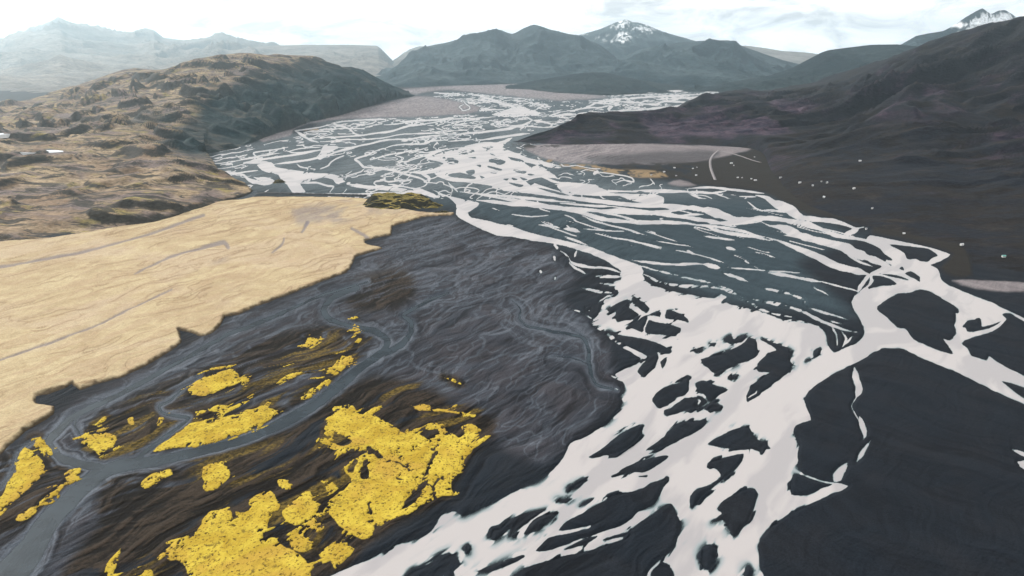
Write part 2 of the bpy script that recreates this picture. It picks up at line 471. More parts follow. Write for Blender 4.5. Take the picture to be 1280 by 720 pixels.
CH = [
 # middle river
 W("860,236 880,234 900,235 925,238 955,242", 3), W("860,240 890,241 907,238", 3.2),
 [(945,244,6),(958,247,8),(968,254,9),(985,260,10),(995,268,9),(1003,272,7),(1020,274,6),(1040,276,5),(1055,280,5),(1068,285,5),(1080,284,4)],
 W("1074,285 1065,290 1055,293", 5), W("640,205 680,222 700,228 745,231", 3),
 [(640,238,2.5),(700,246,4),(730,249,5),(760,253,5),(790,256,5),(830,257,5),(860,259,5),(885,263,7),(900,268,10),(915,273,8),(932,275,6),(950,273,6),(965,273,5),(985,276,5),(1000,278,5),(1015,282,6),(1030,288,6),(1045,294,6),(1060,297,7),(1080,300,8),(1095,306,9),(1110,314,9)],
 W("700,254 740,257 765,258", 3), W("765,258 800,264 830,268 860,272 880,275 900,279 930,279 950,277", 5),
 W("600,244 640,250 680,257 720,264 740,270 760,275 800,278 830,278 860,279 880,283", 5),
 W("690,258 730,262 770,265 800,267 820,266 850,262 865,260", 4.5), W("740,263 775,270 785,273 800,277", 3), W("760,262 800,264 820,268", 5),
 W("860,280 900,284 930,289 945,294 960,297", 3.5), W("880,283 900,289 930,294 950,297 962,301", 4), W("845,270 865,268 880,268", 2.5),
 [(960,297,4),(975,302,5),(990,308,6),(1005,314,6),(1020,320,8),(1035,328,9),(1050,334,9),(1070,339,9),(1085,343,8),(1092,350,6)],
 [(950,277,4),(962,282,6),(975,284,8),(990,290,10),(1005,296,10),(1020,300,8),(1040,305,9),(1055,309,10),(1070,317,11),(1085,322,9),(1100,328,8),(1115,336,7),(1130,344,7)],
 W("1055,309 1062,320 1075,328 1090,333", 3), W("935,252 950,263 965,262 990,265", 1.6), W("962,263 985,265", 2), W("1090,341 1080,352 1072,366", 5), W("924,245 945,246", 2),
 # streaks over the middle bar
 W("640,268 665,271 685,269", 1.5), W("673,281 690,283 700,285", 2), W("705,286 715,287 725,290", 4), W("708,282 712,284", 1.6),
 W("730,286 760,288 780,289", 1.2), W("760,296 790,301 827,311", 2.4), W("800,303 827,309", 1.4), W("845,313 870,318 885,322 905,328", 1.8), W("859,313 867,318", 3),
 W("880,295 895,297 918,300", 3), W("907,309 920,312", 3), W("930,325 936,329", 2), W("790,325 810,328 840,331 870,330 885,331", 3.4), W("880,330 892,333 900,334", 5),
 W("910,334 935,336 960,339 1000,341", 1.8), W("800,332 820,338 847,344", 2), W("850,346 875,351 890,354", 2.6), W("895,356 912,362 925,371", 3),
 W("800,340 815,348 825,353 850,357 885,358 905,362 920,368 932,374", 3.6), W("930,373 955,377 975,381 990,384 1005,390 1015,395 1030,403 1055,412 1072,415", 4),
 W("905,341 920,346 935,352", 3.4), W("940,359 960,361 980,365 995,370 1005,374 1007,380", 3), W("960,341 985,345 1010,350 1025,353", 4), W("1025,352 1060,361 1076,366", 2),
 W("1010,384 1025,389 1050,396 1060,399", 3), W("1037,401 1052,404", 2.2), W("917,372 935,378 950,386 970,392 992,396", 2.6), W("1016,359 1023,363 1030,366 1036,370", 1.4),
 W("808,355 825,361 838,366", 2.6), W("1040,410 1046,420 1047,432", 3), W("1052,414 1058,424 1054,434", 2.6), W("1066,420 1058,430", 2), W("1020,408 1032,420", 4),
 # left shore fingers
 W("693,305 697,311", 3), W("720,313 718,321", 2.2), W("700,313 711,321", 1.6), W("711,321 714,327 722,331 740,334 760,335 778,341", 4.2), W("712,328 718,335 733,343", 2.8), W("745,346 776,346", 3.6),
 W("725,359 745,364 770,367", 3), W("750,354 772,357", 3), W("712,386 730,393 742,401", 2.4), W("732,386 738,388", 3), W("693,320 694,326", 4), W("675,338 676,340", 3), W("693,346 694,350", 2.4), W("748,378 756,372 766,370", 3), W("765,470 785,478 780,470", 3), W("770,487 780,490", 2),
 # breaks in the big right bar
 [(1068,460,11),(1070,474,9),(1073,486,7),(1070,497,4)], W("1070,497 1065,508 1070,518 1075,526", 1.8), [(1075,520,3),(1079,532,7),(1081,543,5),(1078,550,2)], [(1088,550,1),(1080,562,7),(1070,577,5)],
 [(1059,577,3),(1052,588,9),(1043,601,12)], [(1000,592,3),(1015,598,2.5),(1030,602,3),(1045,604,5)], [(1265,561,2),(1290,572,6)], [(1272,577,8),(1300,590,16)],
 W("850,500 835,510", 3), W("865,488 875,502 870,512", 3), W("936,497 948,489 942,482", 1.6), W("640,667 652,652 668,640", 1.6),
 # upper river
 W("360,184 345,187 335,188 318,191 321,195 328,197", 2), W("400,187 375,193 345,197 330,199 305,203", 3), W("305,203 325,203 340,204", 4), W("340,206 365,203 385,200 400,196 412,193 420,190 440,186 448,183", 3),
 W("371,205 375,209 385,211 384,214", 2), W("323,213 300,216 285,218", 2), W("261,214 272,217 280,217 290,216 305,219 315,228 335,230", 3), W("305,219 312,225 330,230 345,227", 4.4), W("345,228 335,224 325,222", 3), W("318,222 330,226 340,229", 4),
 W("355,224 370,226 380,222", 1.6), W("375,229 395,228 410,232 417,233 413,240", 2.5), W("378,241 400,242 430,242.5 460,242 480,241 510,242 535,244", 2.2),
 W("480,186 468,189 460,193 450,196 443,199 448,203 452,207 455,209 470,210 485,212 497,215 510,219 525,223 533,228 530,232 520,235", 3), W("455,211 450,215 435,219 432,224", 2), W("475,224 485,227 500,226 515,225", 2), W("485,230 500,233 520,236", 2), W("515,235 532,241 548,247", 6),
 W("560,185 545,190 535,196 550,200 556,204 552,209 540,214 525,216 510,215", 5), W("525,216 535,222 535,228", 4), W("540,214 548,219 560,223 580,227", 5), W("462,200 490,193 505,190 525,187 535,184", 1.6), W("497,203 510,201 520,198 530,195", 1.6), W("400,212 410,208 413,204 420,199 430,195", 2),
 W("418,155 428,158 437,161 442,166 450,168", 2), W("418,155 430,152 455,150 480,149", 1.5), W("400,162 415,161 430,160 455,161", 1.5), W("400,172 425,171 450,169 470,167 485,165 495,162 510,158 540,153 560,150", 2.4), W("480,156 500,154 520,151 545,150 560,150", 2),
 W("400,177 430,175 455,174 480,172 500,168 530,167 560,165", 1.5), W("420,189 440,184 460,180 475,176 490,174 510,174 530,171 560,168", 2.4), W("480,186 490,182 505,180 525,180 540,176 560,175", 2), W("368,163 372,165 380,170 388,175 398,178", 3), W("368,163 385,161 400,159 415,156", 1.5),
 W("360,190 375,186 400,184", 1.5), W("358,188 365,191 380,191 400,187", 2), W("585,118 600,120 613,124 625,129 640,133 650,138 665,139", 3), W("500,152 530,150 560,149 590,148 620,146", 2), W("560,154 580,151 600,149", 1.5),
 W("560,169 590,166 610,164 640,160 655,156 665,150 655,147", 3), W("665,150 675,152 690,155 685,160", 2.5), W("640,160 660,158 680,160", 2), W("560,176 585,174", 1.5), W("600,175 620,172 640,169 662,167", 3), W("640,172 630,177 615,181", 4),
 W("600,227 620,230 640,236 660,240 690,244 720,247 760,253", 3), W("575,240 600,243 630,245 660,248 690,251 720,253", 3), W("560,228 568,236 572,240", 2), W("580,238 585,232 590,230", 2), W("595,250 640,255 680,258 720,262", 5), W("652,249 662,253", 2), W("672,251 673,254", 1.5),
 W("700,140 720,137 735,134 745,129 760,126 775,124 800,122 840,120 890,117", 2.2), W("745,129 765,130 775,131", 2), W("765,133 760,137", 4), W("720,136 745,134 762,133", 2), W("760,138 790,138 810,136 840,133 866,131", 2.3), W("800,129 820,131 830,127 860,128 868,129", 2.6), W("780,128 800,128 810,125", 2), W("820,124 850,123 890,120", 2), W("875,112 895,113", 1.6),
 W("720,143 740,141 755,141", 3), W("690,146 705,143 720,142", 3), W("700,157 712,156", 4), W("686,145 700,140", 2), W("680,160 700,157", 2), W("543,116 560,117 575,117", 1.6), W("580,128 588,135 580,138 575,134 580,131", 1.4), W("660,128 680,132 670,136", 1.5), W("600,138 630,137", 1.2),
 W("769,229 780,225 792,227 790,222 778,219 760,217 745,215", 1.8), W("742,218 748,214", 4), W("813,223 818,230", 1.4), W("640,190 650,196 700,207", 2.4), W("645,184 652,186", 1.5),
]
STREAM = [
 [(447,360,7),(420,370,8),(405,385,9),(410,398,8),(440,408,7),(470,414,8),(485,425,9),(478,440,10),(450,460,12),(420,485,14),(390,508,15),(350,530,15),(310,548,12),(260,562,12),(200,575,15),(150,582,17),(120,595,19),(95,615,22),(70,640,26),(55,660,30),(40,685,34),(15,715,40),(-30,760,44)],
 [(460,352,3),(400,370,4),(360,388,5),(320,405,6),(280,420,6),(240,443,6),(200,465,7),(150,492,7),(110,510,8),(85,525,9),(65,545,10),(60,555,11),(75,572,12),(100,580,12),(130,585,12)],
 [(560,366,3),(540,375,5),(510,390,6),(505,395,7),(515,405,7),(512,420,8),(500,432,8),(480,442,8)],
 [(250,470,2),(212,500,4),(200,507,5),(207,517,5),(225,520,6),(237,522,6),(225,532,6),(187,560,7),(170,575,7)],
 [(640,376,2),(650,385,3),(649,398,4),(660,408,4),(690,415,5),(725,420,5),(734,430,6),(735,450,7),(740,470,6),(748,482,5),(772,488,4)],
 [(100,545,3),(92,530,4),(98,515,4),(120,502,4)], [(690,445,2),(715,448,3),(733,455,3)],
 [(0,610,4),(15,590,5),(25,565,5),(45,550,4)],
 [(320,241,2),(312,246,5),(300,251,6),(280,259,6),(262,268,5),(245,275,3)],
]
MEADOW = PL("320,246.5 340,246 400,246 450,247 470,252 490,258 520,264 545,266 567,266 566,270 530,272 510,279 491,284 490,294 475,297 456,302 460,306 475,309 479,312 455,319 445,322 440,332 432,342 405,352 386,359 350,374 320,385 300,395 282,397 277,407 260,419 250,422 240,418 224,414 226,425 220,435 197,450 175,462 150,474 120,482 100,489 90,482 82,487 60,494 45,497 47,504 67,509 67,520 50,530 32,540 25,548 10,560 0,571 -60,605 -260,700 -260,300 0,302 100,292 200,272 262,254 300,249")
MEADOW_STREAM = [[(255,270,2),(180,297,2),(100,318,2.2),(0,336,2.6),(-100,352,3)], [(-60,470,1.5),(0,453,1.8),(40,440,1.6),(110,415,1.6),(170,385,1.5),(215,365,1.2)],
 [(170,345,1),(210,325,2),(250,313,2.5),(280,305,5),(285,312,3)], [(440,288,2),(456,297,3),(462,303,3)], [(355,300,1),(352,308,1.6),(340,318,1)], [(385,280,3),(378,292,2)], [(224,414,3),(235,420,4),(245,424,4)]]
MEADOW_GREY = [PL("365,262 400,256 440,258 470,264 455,272 430,280 400,285 375,284 368,275"), PL("420,250 450,250 470,256 440,262"), PL("230,340 270,318 285,322 262,335"), PL("470,262 520,266 500,272 470,270")]
MOSS = [PL(s) for s in (
 "407,539 416,522 421,510 442,510 455,519 470,520 485,529 500,539 525,545 536,552 545,542 557,540 570,545 590,562 585,572 577,587 565,602 560,617 542,627 515,641 495,647 477,659 467,657 465,670 455,675 440,671 425,662 417,645 409,637 412,627 430,612 437,600 430,587 440,577 450,572 459,567 447,565 447,557 437,552 425,545 410,544",
 "400,553 410,550 432,559 430,565 412,565", "352,642 377,615 389,612 395,625 402,630 392,645 382,655 367,660", "380,655 402,655 407,662 397,670", "310,632 320,622 335,615 347,625 350,630 337,650 332,665 320,667 308,660",
 "195,687 217,677 240,670 262,647 285,637 300,642 320,635 326,660 330,674 340,672 352,687 382,700 388,715 386,760 260,760 237,719 225,702 210,701", "360,672 370,665 387,672 395,685 380,691 365,685",
 "397,695 420,676 430,680 445,687 435,700 420,715 412,705", "402,602 415,602 422,610 412,617", "347,600 362,600 367,610 360,616 349,610",
 "190,565 200,555 227,540 240,531 262,525 295,518 318,512 340,503 336,511 357,514 340,523 320,535 290,546 255,556 225,562", "245,515 272,507 287,507 282,515 262,518 247,522",
 "235,490 245,477 262,470 287,462 300,470 295,482 275,490 257,495", "410,465 420,455 425,445 440,445 441,452 427,465 417,470", "392,487 407,475 411,480 390,496 367,505 380,496",
 "383,427 387,421 393,424 388,429", "356,472 363,468 368,470 362,475", "102,555 117,540 135,542 147,550 140,560 125,569 118,562", "115,532 130,520 134,524 124,535", "195,535 200,522 206,525 203,533",
 "17,595 22,572 32,557 47,575 57,590 50,600 25,620 0,647 -30,670 -30,640 0,625 8,612", "20,650 37,637 62,615 80,605 72,620 50,635 27,652", "80,592 100,582 102,595 92,605 82,604", "37,550 52,545 65,565 55,570",
 "177,605 190,595 212,587 216,595 195,605 180,612", "252,585 272,580 287,590 287,600 265,615 254,615", "132,725 137,700 155,682 150,700 142,725", "176,722 190,716 192,730 178,732",
 "515,510 530,508 545,511 570,515 595,520 590,524 560,518 530,515", "552,472 565,474 577,481 570,481", "535,530 545,531 557,537 552,541 542,537", "578,536 590,530 604,538 598,546 585,546",
 "308,672 322,668 330,674 318,682", "440,408 446,404 450,410 444,414", "445,425 452,423 452,430 446,430", "302,475 312,474 308,486", "160,525 166,522 166,530",
)]
MOSS_GAPS = [W("463,563 480,575 500,581 526,600", 2.4), W("530,602 535,585 540,575 548,555 540,546", 4), [(507,640,9),(520,620,12),(532,604,5)], W("457,594 459,580", 7), W("440,588 446,580", 5), W("495,571 505,561 515,560", 1.6), W("497,600 505,602", 3), W("462,632 466,650 470,658", 2.4), W("545,632 542,610 548,600", 3), W("205,690 214,686", 7), W("222,687 228,683", 5), W("290,640 294,650", 4), W("425,700 432,690", 2), W("440,462 424,470", 1.4), W("425,446 420,466", 1.6)]
PEAT = [PL(s) for s in ("120,600 180,580 300,552 380,520 420,490 470,470 520,480 560,500 620,520 620,548 590,575 560,625 500,655 450,690 410,720 300,760 60,760 120,660",
 "100,540 130,512 200,480 260,455 330,420 400,405 470,415 470,432 400,480 330,520 240,560 150,580 110,565", "-60,600 20,560 70,560 110,590 70,640 -60,700", "440,350 500,335 520,350 520,375 490,390 450,392 430,380",)]
GRAVEL = PL("450,322 480,300 520,278 566,274 620,296 690,312 700,330 720,350 700,375 730,400 760,440 770,480 760,515 720,545 680,580 600,545 560,500 480,475 400,520 250,590 150,660 60,760 -60,760 -60,570 20,560 100,500 230,430 330,380 430,345")
PALE = [PL("655,186 690,180 800,180 945,185 930,190 890,200 840,206 790,207 740,205 700,203 675,196"), PL("500,112 650,104 740,119 760,121 700,126 560,112 520,118"), PL("325,172 372,160 400,150 455,136 520,120 560,125 600,134 580,143 480,147 420,150 380,156 366,163 362,170 330,178"),
 PL("1190,352 1230,352 1300,356 1300,364 1260,366 1220,362"), PL("835,230 850,226 870,232 850,234")]
GOLD = [PL("700,205 745,207 770,213 820,214 835,222 800,222 770,218 730,213 705,209"), PL("672,198 690,200 685,203"), PL("380,163 400,164 395,160")]
HEATH = [PL("940,186 1030,200 1110,270 1200,300 1215,345 1190,346 1176,336 1192,318 1165,308 1130,299 1090,292 1092,284 1060,276 1005,266 985,256 950,238 900,230"), PL("780,206 815,204 860,204 890,200 945,190 1010,190 1010,262 985,256 955,240 900,233 850,228 800,220 760,216"), PL("640,180 655,178 700,182 690,186 650,186")]
TEAL = PL("240,196 370,166 520,118 640,106 900,108 900,150 690,170 760,215 860,234 960,245 1080,296 1000,330 1080,400 900,380 800,340 640,290 560,262 320,242 250,215")

# grid: one row per traced line of the plain, wider apart with distance
pys = np.concatenate([np.arange(800, 745, -5.0), np.arange(745, 262, -1.0), np.arange(262, 104.9, -0.62), np.array([103, 101, 99, 97, 95, 92, 89, 86, 83.5, 81, 79, 77.5])])
pxs = np.concatenate([np.arange(-340, -60, 10.0), np.arange(-60, 1340, 1.12), np.arange(1340, 1640, 10.0)])
GX, GY = np.meshgrid(pxs, pys)
_dx, _dy, _dz = ray(GX, GY)
_t = -H / _dz
WX, WY = _t * _dx, _t * _dy
MPP = _t / F                                # metres across one photo pixel
# ragged shores: noise in real metres, felt less far away
wa = np.clip(0.9 / MPP, 0.0, 1.6)
far_w = smooth(300, 220, GY)
EX = GX + (fbm(WX / 70, WY / 330, 4, 17) - 0.5) * 3.6 * far_w + ((fbm(WX / 9, WY / 14, 4, 3) - 0.5) * 3.4 + (fbm(WX / 40, WY / 60, 3, 5) - 0.5) * 6.0) * np.clip(wa, 0.15, 1) * smooth(0.1, 1.0, wa) * (1 - 0.5 * smooth(980, 1060, GX))
EY = GY + (fbm(WX / 70, WY / 330, 4, 19) - 0.5) * 2.2 * far_w * smooth(104, 130, GY) + ((fbm(WX / 9, WY / 14, 4, 13) - 0.5) * 2.6 + (fbm(WX / 40, WY / 60, 3, 15) - 0.5) * 4.0) * np.clip(wa, 0.15, 1) * smooth(0.1, 1.0, wa) * 0.8
PAD = 14
def win(x0, x1, y0, y1, pad):
    c0, c1 = np.searchsorted(pxs, [x0 - pad, x1 + pad])
    r0, r1 = np.searchsorted(-pys, [-(y1 + pad), -(y0 - pad)])
    return slice(max(r0 - 1, 0), r1 + 1), slice(max(c0 - 1, 0), c1 + 1)
def edge_d2(b, ax, ay, bx, by):
    X, Y = EX[b], EY[b]
    ex, ey = bx - ax, by - ay
    wx, wy = X - ax, Y - ay
    t = np.clip((wx * ex + wy * ey) / (ex * ex + ey * ey + 1e-9), 0, 1)
    return (wx - ex * t) ** 2 + (wy - ey * t) ** 2, t
def curve(pts, closed, n=3):
    """Catmull-Rom through the traced points"""
    P = np.array(pts, float); k = len(P); out = []
    for i in range(k if closed else k - 1):
        g = (lambda j: P[j % k]) if closed else (lambda j: P[min(max(j, 0), k - 1)])
        a, b_, c, d = g(i - 1), g(i), g(i + 1), g(i + 2)
        for f in np.arange(n) / n:
            q = 0.5 * ((2 * b_) + (-a + c) * f + (2 * a - 5 * b_ + 4 * c - d) * f * f + (-a + 3 * b_ - 3 * c + d) * f ** 3)
            out.append(0.3 * (b_ + (c - b_) * f) + 0.7 * q)
    if not closed:
        out.append(P[-1])
    return np.array(out)
def paint_poly(field, pts, mode='max', sub=3, pad=PAD):
    P = curve(pts, True, sub) if sub > 1 else np.array(pts, float)
    W_ = 8
    bb = win(P[:, 0].min(), P[:, 0].max(), P[:, 1].min(), P[:, 1].max(), pad + W_)
    d2 = np.full(GX.shape, float(pad * pad)); ins = np.zeros(GX.shape, bool)
    for i in range(len(P)):
        ax, ay = P[i]; bx, by = P[(i + 1) % len(P)]
        b = win(min(ax, bx), max(ax, bx), min(ay, by), max(ay, by), pad + W_)
        d2[b] = np.minimum(d2[b], edge_d2(b, ax, ay, bx, by)[0])
        if by != ay:
            b = (win(0, 0, min(ay, by), max(ay, by), W_)[0], slice(bb[1].start, win(0, max(ax, bx), 0, 1, W_)[1].stop))
            Y = EY[b]
            ins[b] ^= (((ay <= Y) & (by > Y)) | ((by <= Y) & (ay > Y))) & (EX[b] < ax + (Y - ay) * (bx - ax) / (by - ay))
    sd = np.sqrt(d2[bb]); sd = np.where(ins[bb], sd, -sd)
    field[bb] = np.maximum(field[bb], sd) if mode == 'max' else np.minimum(field[bb], -sd)
    return bb, sd
def paint_line(field, pts, mode='max', taper=False, pad=PAD, seed=0):
    P = curve(pts, False, 4)
    L = np.concatenate([[0], np.cumsum(np.hypot(np.diff(P[:, 0]), np.diff(P[:, 1])))])
    if taper:
        e = np.minimum(L, L[-1] - L) / max(L[-1], 1)
        nz = vnoise(L / 9.0 + seed * 7.7, L * 0 + seed, 77)
        far = smooth(250, 215, P[:, 1])
        P[:, 2] *= (0.25 + 0.75 * smooth(0.0, 0.22, e)) * ((0.75 + 0.6 * nz) * (1 - far) + far * (0.82 + 0.28 * nz))
        P[:, 2] = np.maximum(P[:, 2], np.where(e > 0.06, 1.6, 1.0))
    for i in range(len(P) - 1):
        ax, ay, aw = P[i]; bx, by, bw = P[i + 1]
        b = win(min(ax, bx), max(ax, bx), min(ay, by), max(ay, by), pad + 8 + max(aw, bw) / 2)
        d2, t = edge_d2(b, ax, ay, bx, by)
        sd = np.clip(0.5 * (aw + (bw - aw) * t) - np.sqrt(d2), -pad, pad)
        field[b] = np.maximum(field[b], sd) if mode == 'max' else np.minimum(field[b], -sd)
s = np.full(GX.shape, -float(PAD))
isle_id = np.zeros(GX.shape, np.int32)
for p in WATER: paint_poly(s, p, sub=2)
for k, p in enumerate(ISLES):
    bb, sd = paint_poly(s, p, 'min')
    if min(y for x, y in p) > 300:
        sub_ = isle_id[bb]; sub_[sd > -0.9] = k + 1
teal_sd = np.full(GX.shape, -float(PAD)); paint_poly(teal_sd, TEAL, sub=1)
pale_sd = np.full(GX.shape, -float(PAD))
for p in PALE: paint_poly(pale_sd, p, sub=2)
far_zone = smooth(-2, 6, teal_sd) * smooth(1, -3, pale_sd) * smooth(262, 235, GY) * smooth(108, 116, GY)
warp = fbm(WX / 120, WY / 260, 4, 31) - 0.5
warp2 = fbm(WX / 120, WY / 260, 4, 37) - 0.5
br_d = 1 - np.abs(2 * fbm(WX / 30 + 3.4 * warp, WY / 110 + 3.4 * warp2, 3, 43) - 1)
s = np.where((far_zone > 0.3) & (s > -1), s - 3.0 * smooth(0.90, 0.97, br_d) * smooth(0.45, 0.55, fbm(WX / 120, WY / 300, 2, 45)), s)
for k, p in enumerate(CH): paint_line(s, p, taper=True, seed=k)
# small braids between the traced ones, far up the valley
def threads(n, w, level=0.5):
    """lines of even width where a noise field crosses a level, in photo pixels"""
    gy, gx = np.gradient(n)
    gx = gx / np.gradient(GX, axis=1); gy = gy / np.gradient(GY, axis=0)
    return w / 2 - np.abs(n - level) / (np.sqrt(gx * gx + gy * gy) + 1e-5)
wpx, wpy = 4.0 * warp, 4.0 * warp2
br2 = fbm(WX / 260, WY / 600, 3, 35)
for k, (lx, ly, w_) in enumerate(((80, 330, 1.6), (50, 190, 1.35), (120, 460, 1.8))):
    th = threads(fbm(WX / lx + wpx, WY / ly + wpy, 2, 330 + 7 * k), 1.0)
    keep = smooth(0.47, 0.58, fbm(WX / 170, WY / 430, 3, 350 + k))
    s = np.maximum(s, np.where(far_zone > 0.5, np.clip(th + (w_ * (0.35 + 0.65 * keep) - 1.0) / 2 - 1.6 * (1 - keep), -PAD, PAD), -PAD))
# faint threads over the middle bar, drawn out along the current
mid_zone = smooth(0, 10, teal_sd) * smooth(250, 272, GY) * smooth(348, 318, GY)
A_, B_ = at(660, 270), at(1060, 400)
fd = (B_ - A_)[:2] / np.linalg.norm((B_ - A_)[:2])
mu, mv = WX * fd[0] + WY * fd[1], -WX * fd[1] + WY * fd[0]
for k, w_ in enumerate((2.1,)):
    th = threads(fbm(mu / 150 + 1.5 * warp, mv / (26 - 9 * k) + 1.2 * warp2, 2, 370 + k), w_)
    keep = smooth(0.54, 0.60, fbm(mu / 110, mv / 30, 2, 380 + k))
    s = np.maximum(s, np.where(mid_zone > 0.4, np.clip(th - 2.0 * (1 - keep), -PAD, PAD), -PAD))
# drowned shoals: slivers drawn out along the current
fl_u, fl_v = (WX * 0.62 + WY * 0.78), (-WX * 0.78 + WY * 0.62)
sl_n = fbm(fl_u / 38 + 2 * (fbm(WX / 90, WY / 90, 3, 51) - 0.5), fl_v / 7 + 3 * (fbm(WX / 90, WY / 90, 3, 53) - 0.5), 4, 55)
shoal = smooth(0.60, 0.70, sl_n) * smooth(330, 370, GY) * smooth(1030, 960, GX)
s = np.where(s > 0, np.minimum(s, PAD) - shoal * 5.0 * smooth(9, 2, s), s)
st = np.full(GX.shape, -float(PAD)); st_far = np.full(GX.shape, -70.0)
for p in STREAM: paint_line(st, p)
for p in STREAM: paint_line(st_far, p, pad=70)
me_sd = np.full(GX.shape, -float(PAD)); paint_poly(me_sd, MEADOW, sub=2)
mst = np.full(GX.shape, -float(PAD))
for p in MEADOW_STREAM: paint_line(mst, p)
mo = np.full(GX.shape, -float(PAD))
for p in MOSS: paint_poly(mo, p)
for p in MOSS_GAPS: paint_line(mo, p, 'min')
def area(polys, soft):
    f = np.full(GX.shape, -float(PAD))
    for p in polys: paint_poly(f, p, sub=2)
    return smooth(-soft, soft, f)
a_peat = area(PEAT, 10); a_gravel = area([GRAVEL], 12); a_pale = area(PALE, 1.6); a_gold = area(GOLD, 1.5); a_heath = area(HEATH, 3); a_teal = smooth(-8, 14, teal_sd)
a_grey = area(MEADOW_GREY, 6)

# flow marks in the sand: noise drawn out along the way the water ran
def flow(ang, L, A, seed, wamp=1.0):
    ca, sa = math.cos(ang), math.sin(ang)
    u = WX * ca + WY * sa; v = -WX * sa + WY * ca
    w1 = fbm(WX / 75, WY / 75, 3, seed + 40) - 0.5
    w2 = fbm(WX / 75, WY / 75, 3, seed + 60) - 0.5
    return u / (L * A) + w2 * wamp, v / L + w1 * (60.0 / L) * wamp
u1, v1 = flow(math.radians(58), 8, 12, 1, 0.8)
n_a = fbm(u1, v1, 5, 71, 0.6)
u2, v2 = flow(math.radians(50), 3.2, 14, 2, 0.8)
n_b = fbm(u2, v2, 4, 81, 0.6)
u3, v3 = flow(math.radians(135), 9, 10, 3, 0.9)
n_c = fbm(u3, v3, 5, 91, 0.6)
right = smooth(-40, 160, WX - 0.15 * WY)
streak = np.clip(((n_a * (1 - right) + n_c * right) * 0.65 + n_b * 0.35 - 0.5) * 3.0 + 0.5, 0, 1)
sv = st_far / 6.0 + 5.0 * (fbm(WX / 45, WY / 45, 4, 151) - 0.5)
n_s = 0.6 * fbm(fl_u / 160, sv, 4, 153, 0.6) + 0.4 * fbm(fl_u / 40, sv * 2.3, 3, 155, 0.6)
near_st = smooth(-62, -30, st_far) * a_gravel
ws = 0.75 * near_st * smooth(-26, -5, st_far)
streak = np.clip(streak * (1 - ws) + ws * ((n_s - 0.5) * 3.0 + 0.5), 0, 1)
streak = streak + (0.5 - streak) * 0.55 * right
thin = 1 - np.abs(2 * fbm(u1 * 0.7, v1 * 0.7, 4, 101) - 1)
lines = smooth(0.90, 0.985, thin) * a_gravel
rill = np.zeros_like(WX)
gu, gv = WX * 0.53 + WY * 0.85, -WX * 0.85 + WY * 0.53
for k, (la, lb, w_) in enumerate(((150, 34, 3.4), (90, 20, 2.2), (60, 12, 1.5))):
    th = threads(fbm(gu / la + 1.6 * (fbm(WX / 60, WY / 60, 3, 401 + k) - 0.5), gv / lb + 2.4 * (fbm(WX / 60, WY / 60, 3, 411 + k) - 0.5), 2, 421 + k), w_)
    rill = np.maximum(rill, smooth(-0.8, 0.9, th) * smooth(0.42, 0.54, fbm(WX / 70, WY / 90, 3, 431 + k)))
rill = rill * a_gravel
a_wet = np.clip(rill * 0.6 + smooth(-7, 2, st) * 0.85 + lines * 0.5 + near_st * smooth(-34, -8, st_far) * smooth(0.50, 0.62, n_s) * 0.45, 0, 1) * smooth(0.25, 0.6, a_gravel + smooth(-3, 1, st))
peat_n = fbm(u2 * 0.5, v2 * 0.5, 4, 111)
a_peat = np.clip(smooth(-9, -1, mo) + a_peat * smooth(0.42, 0.54, peat_n + 0.20 * (a_peat - 0.5) - 0.25 * (n_s - 0.5)), 0, 1) * (1 - smooth(-5, 0, st))
a_peat *= smooth(1, -3, s)

bank = 0.9 + 0.5 * (fbm(WX / 60, WY / 60, 3, 7) - 0.5)
sm = s * MPP
z = np.where(sm < 0, np.minimum(bank, -sm * 0.35), -np.minimum(1.3, sm * 0.30))
z = z + np.where(sm < 0, smooth(0, 4, -sm) * ((streak - 0.5) * 0.55 + (fbm(WX / 22, WY / 22, 4, 8) - 0.5) * 0.9), 0)
stm = st * MPP
z = np.where((s < -1.0) & (st > -6), np.minimum(z, np.maximum(-0.9, 0.05 - stm * 0.22) ), z)
z = np.where((st > 0) & (s < 0), np.minimum(z, -np.minimum(0.8, stm * 0.2)), z)
z = z - 0.35 * rill * smooth(-1, -4, s)
z += a_heath * 1.0 * smooth(1, -2, s) + a_pale * 0.8 * smooth(1, -2, s)

# ---- meadow: a turf sheet on a bank of its own
turf = me_sd
me_m = turf * MPP
zm = z + np.clip(me_m * 0.9, -1.2, 2.6) + np.where(me_m > 0, ((fbm(WX / 30, WY / 30, 5, 21) - 0.5) * 1.8 + (ridged(WX / 40 + 2 * warp, WY / 90, 3, 24) - 0.5) * 0.7) * smooth(0, 6, me_m), 0) - 0.25 - 0.7 * smooth(-1.2, 0.6, mst) * smooth(0, 4, me_m)
vm = (me_sd > -3)
m_u, m_v = flow(math.radians(62), 9, 8, 5, 1.0)
m_streak = fbm(m_u, m_v, 5, 121, 0.6)
m_streak = np.clip((m_streak - 0.5) * 3.2 + 0.42, 0, 1)
m_edge = smooth(3.2, 0.9, me_m + (fbm(WX / 6, WY / 6, 3, 23) - 0.5) * 2.5)
meadow_cells = cells_of(vm)
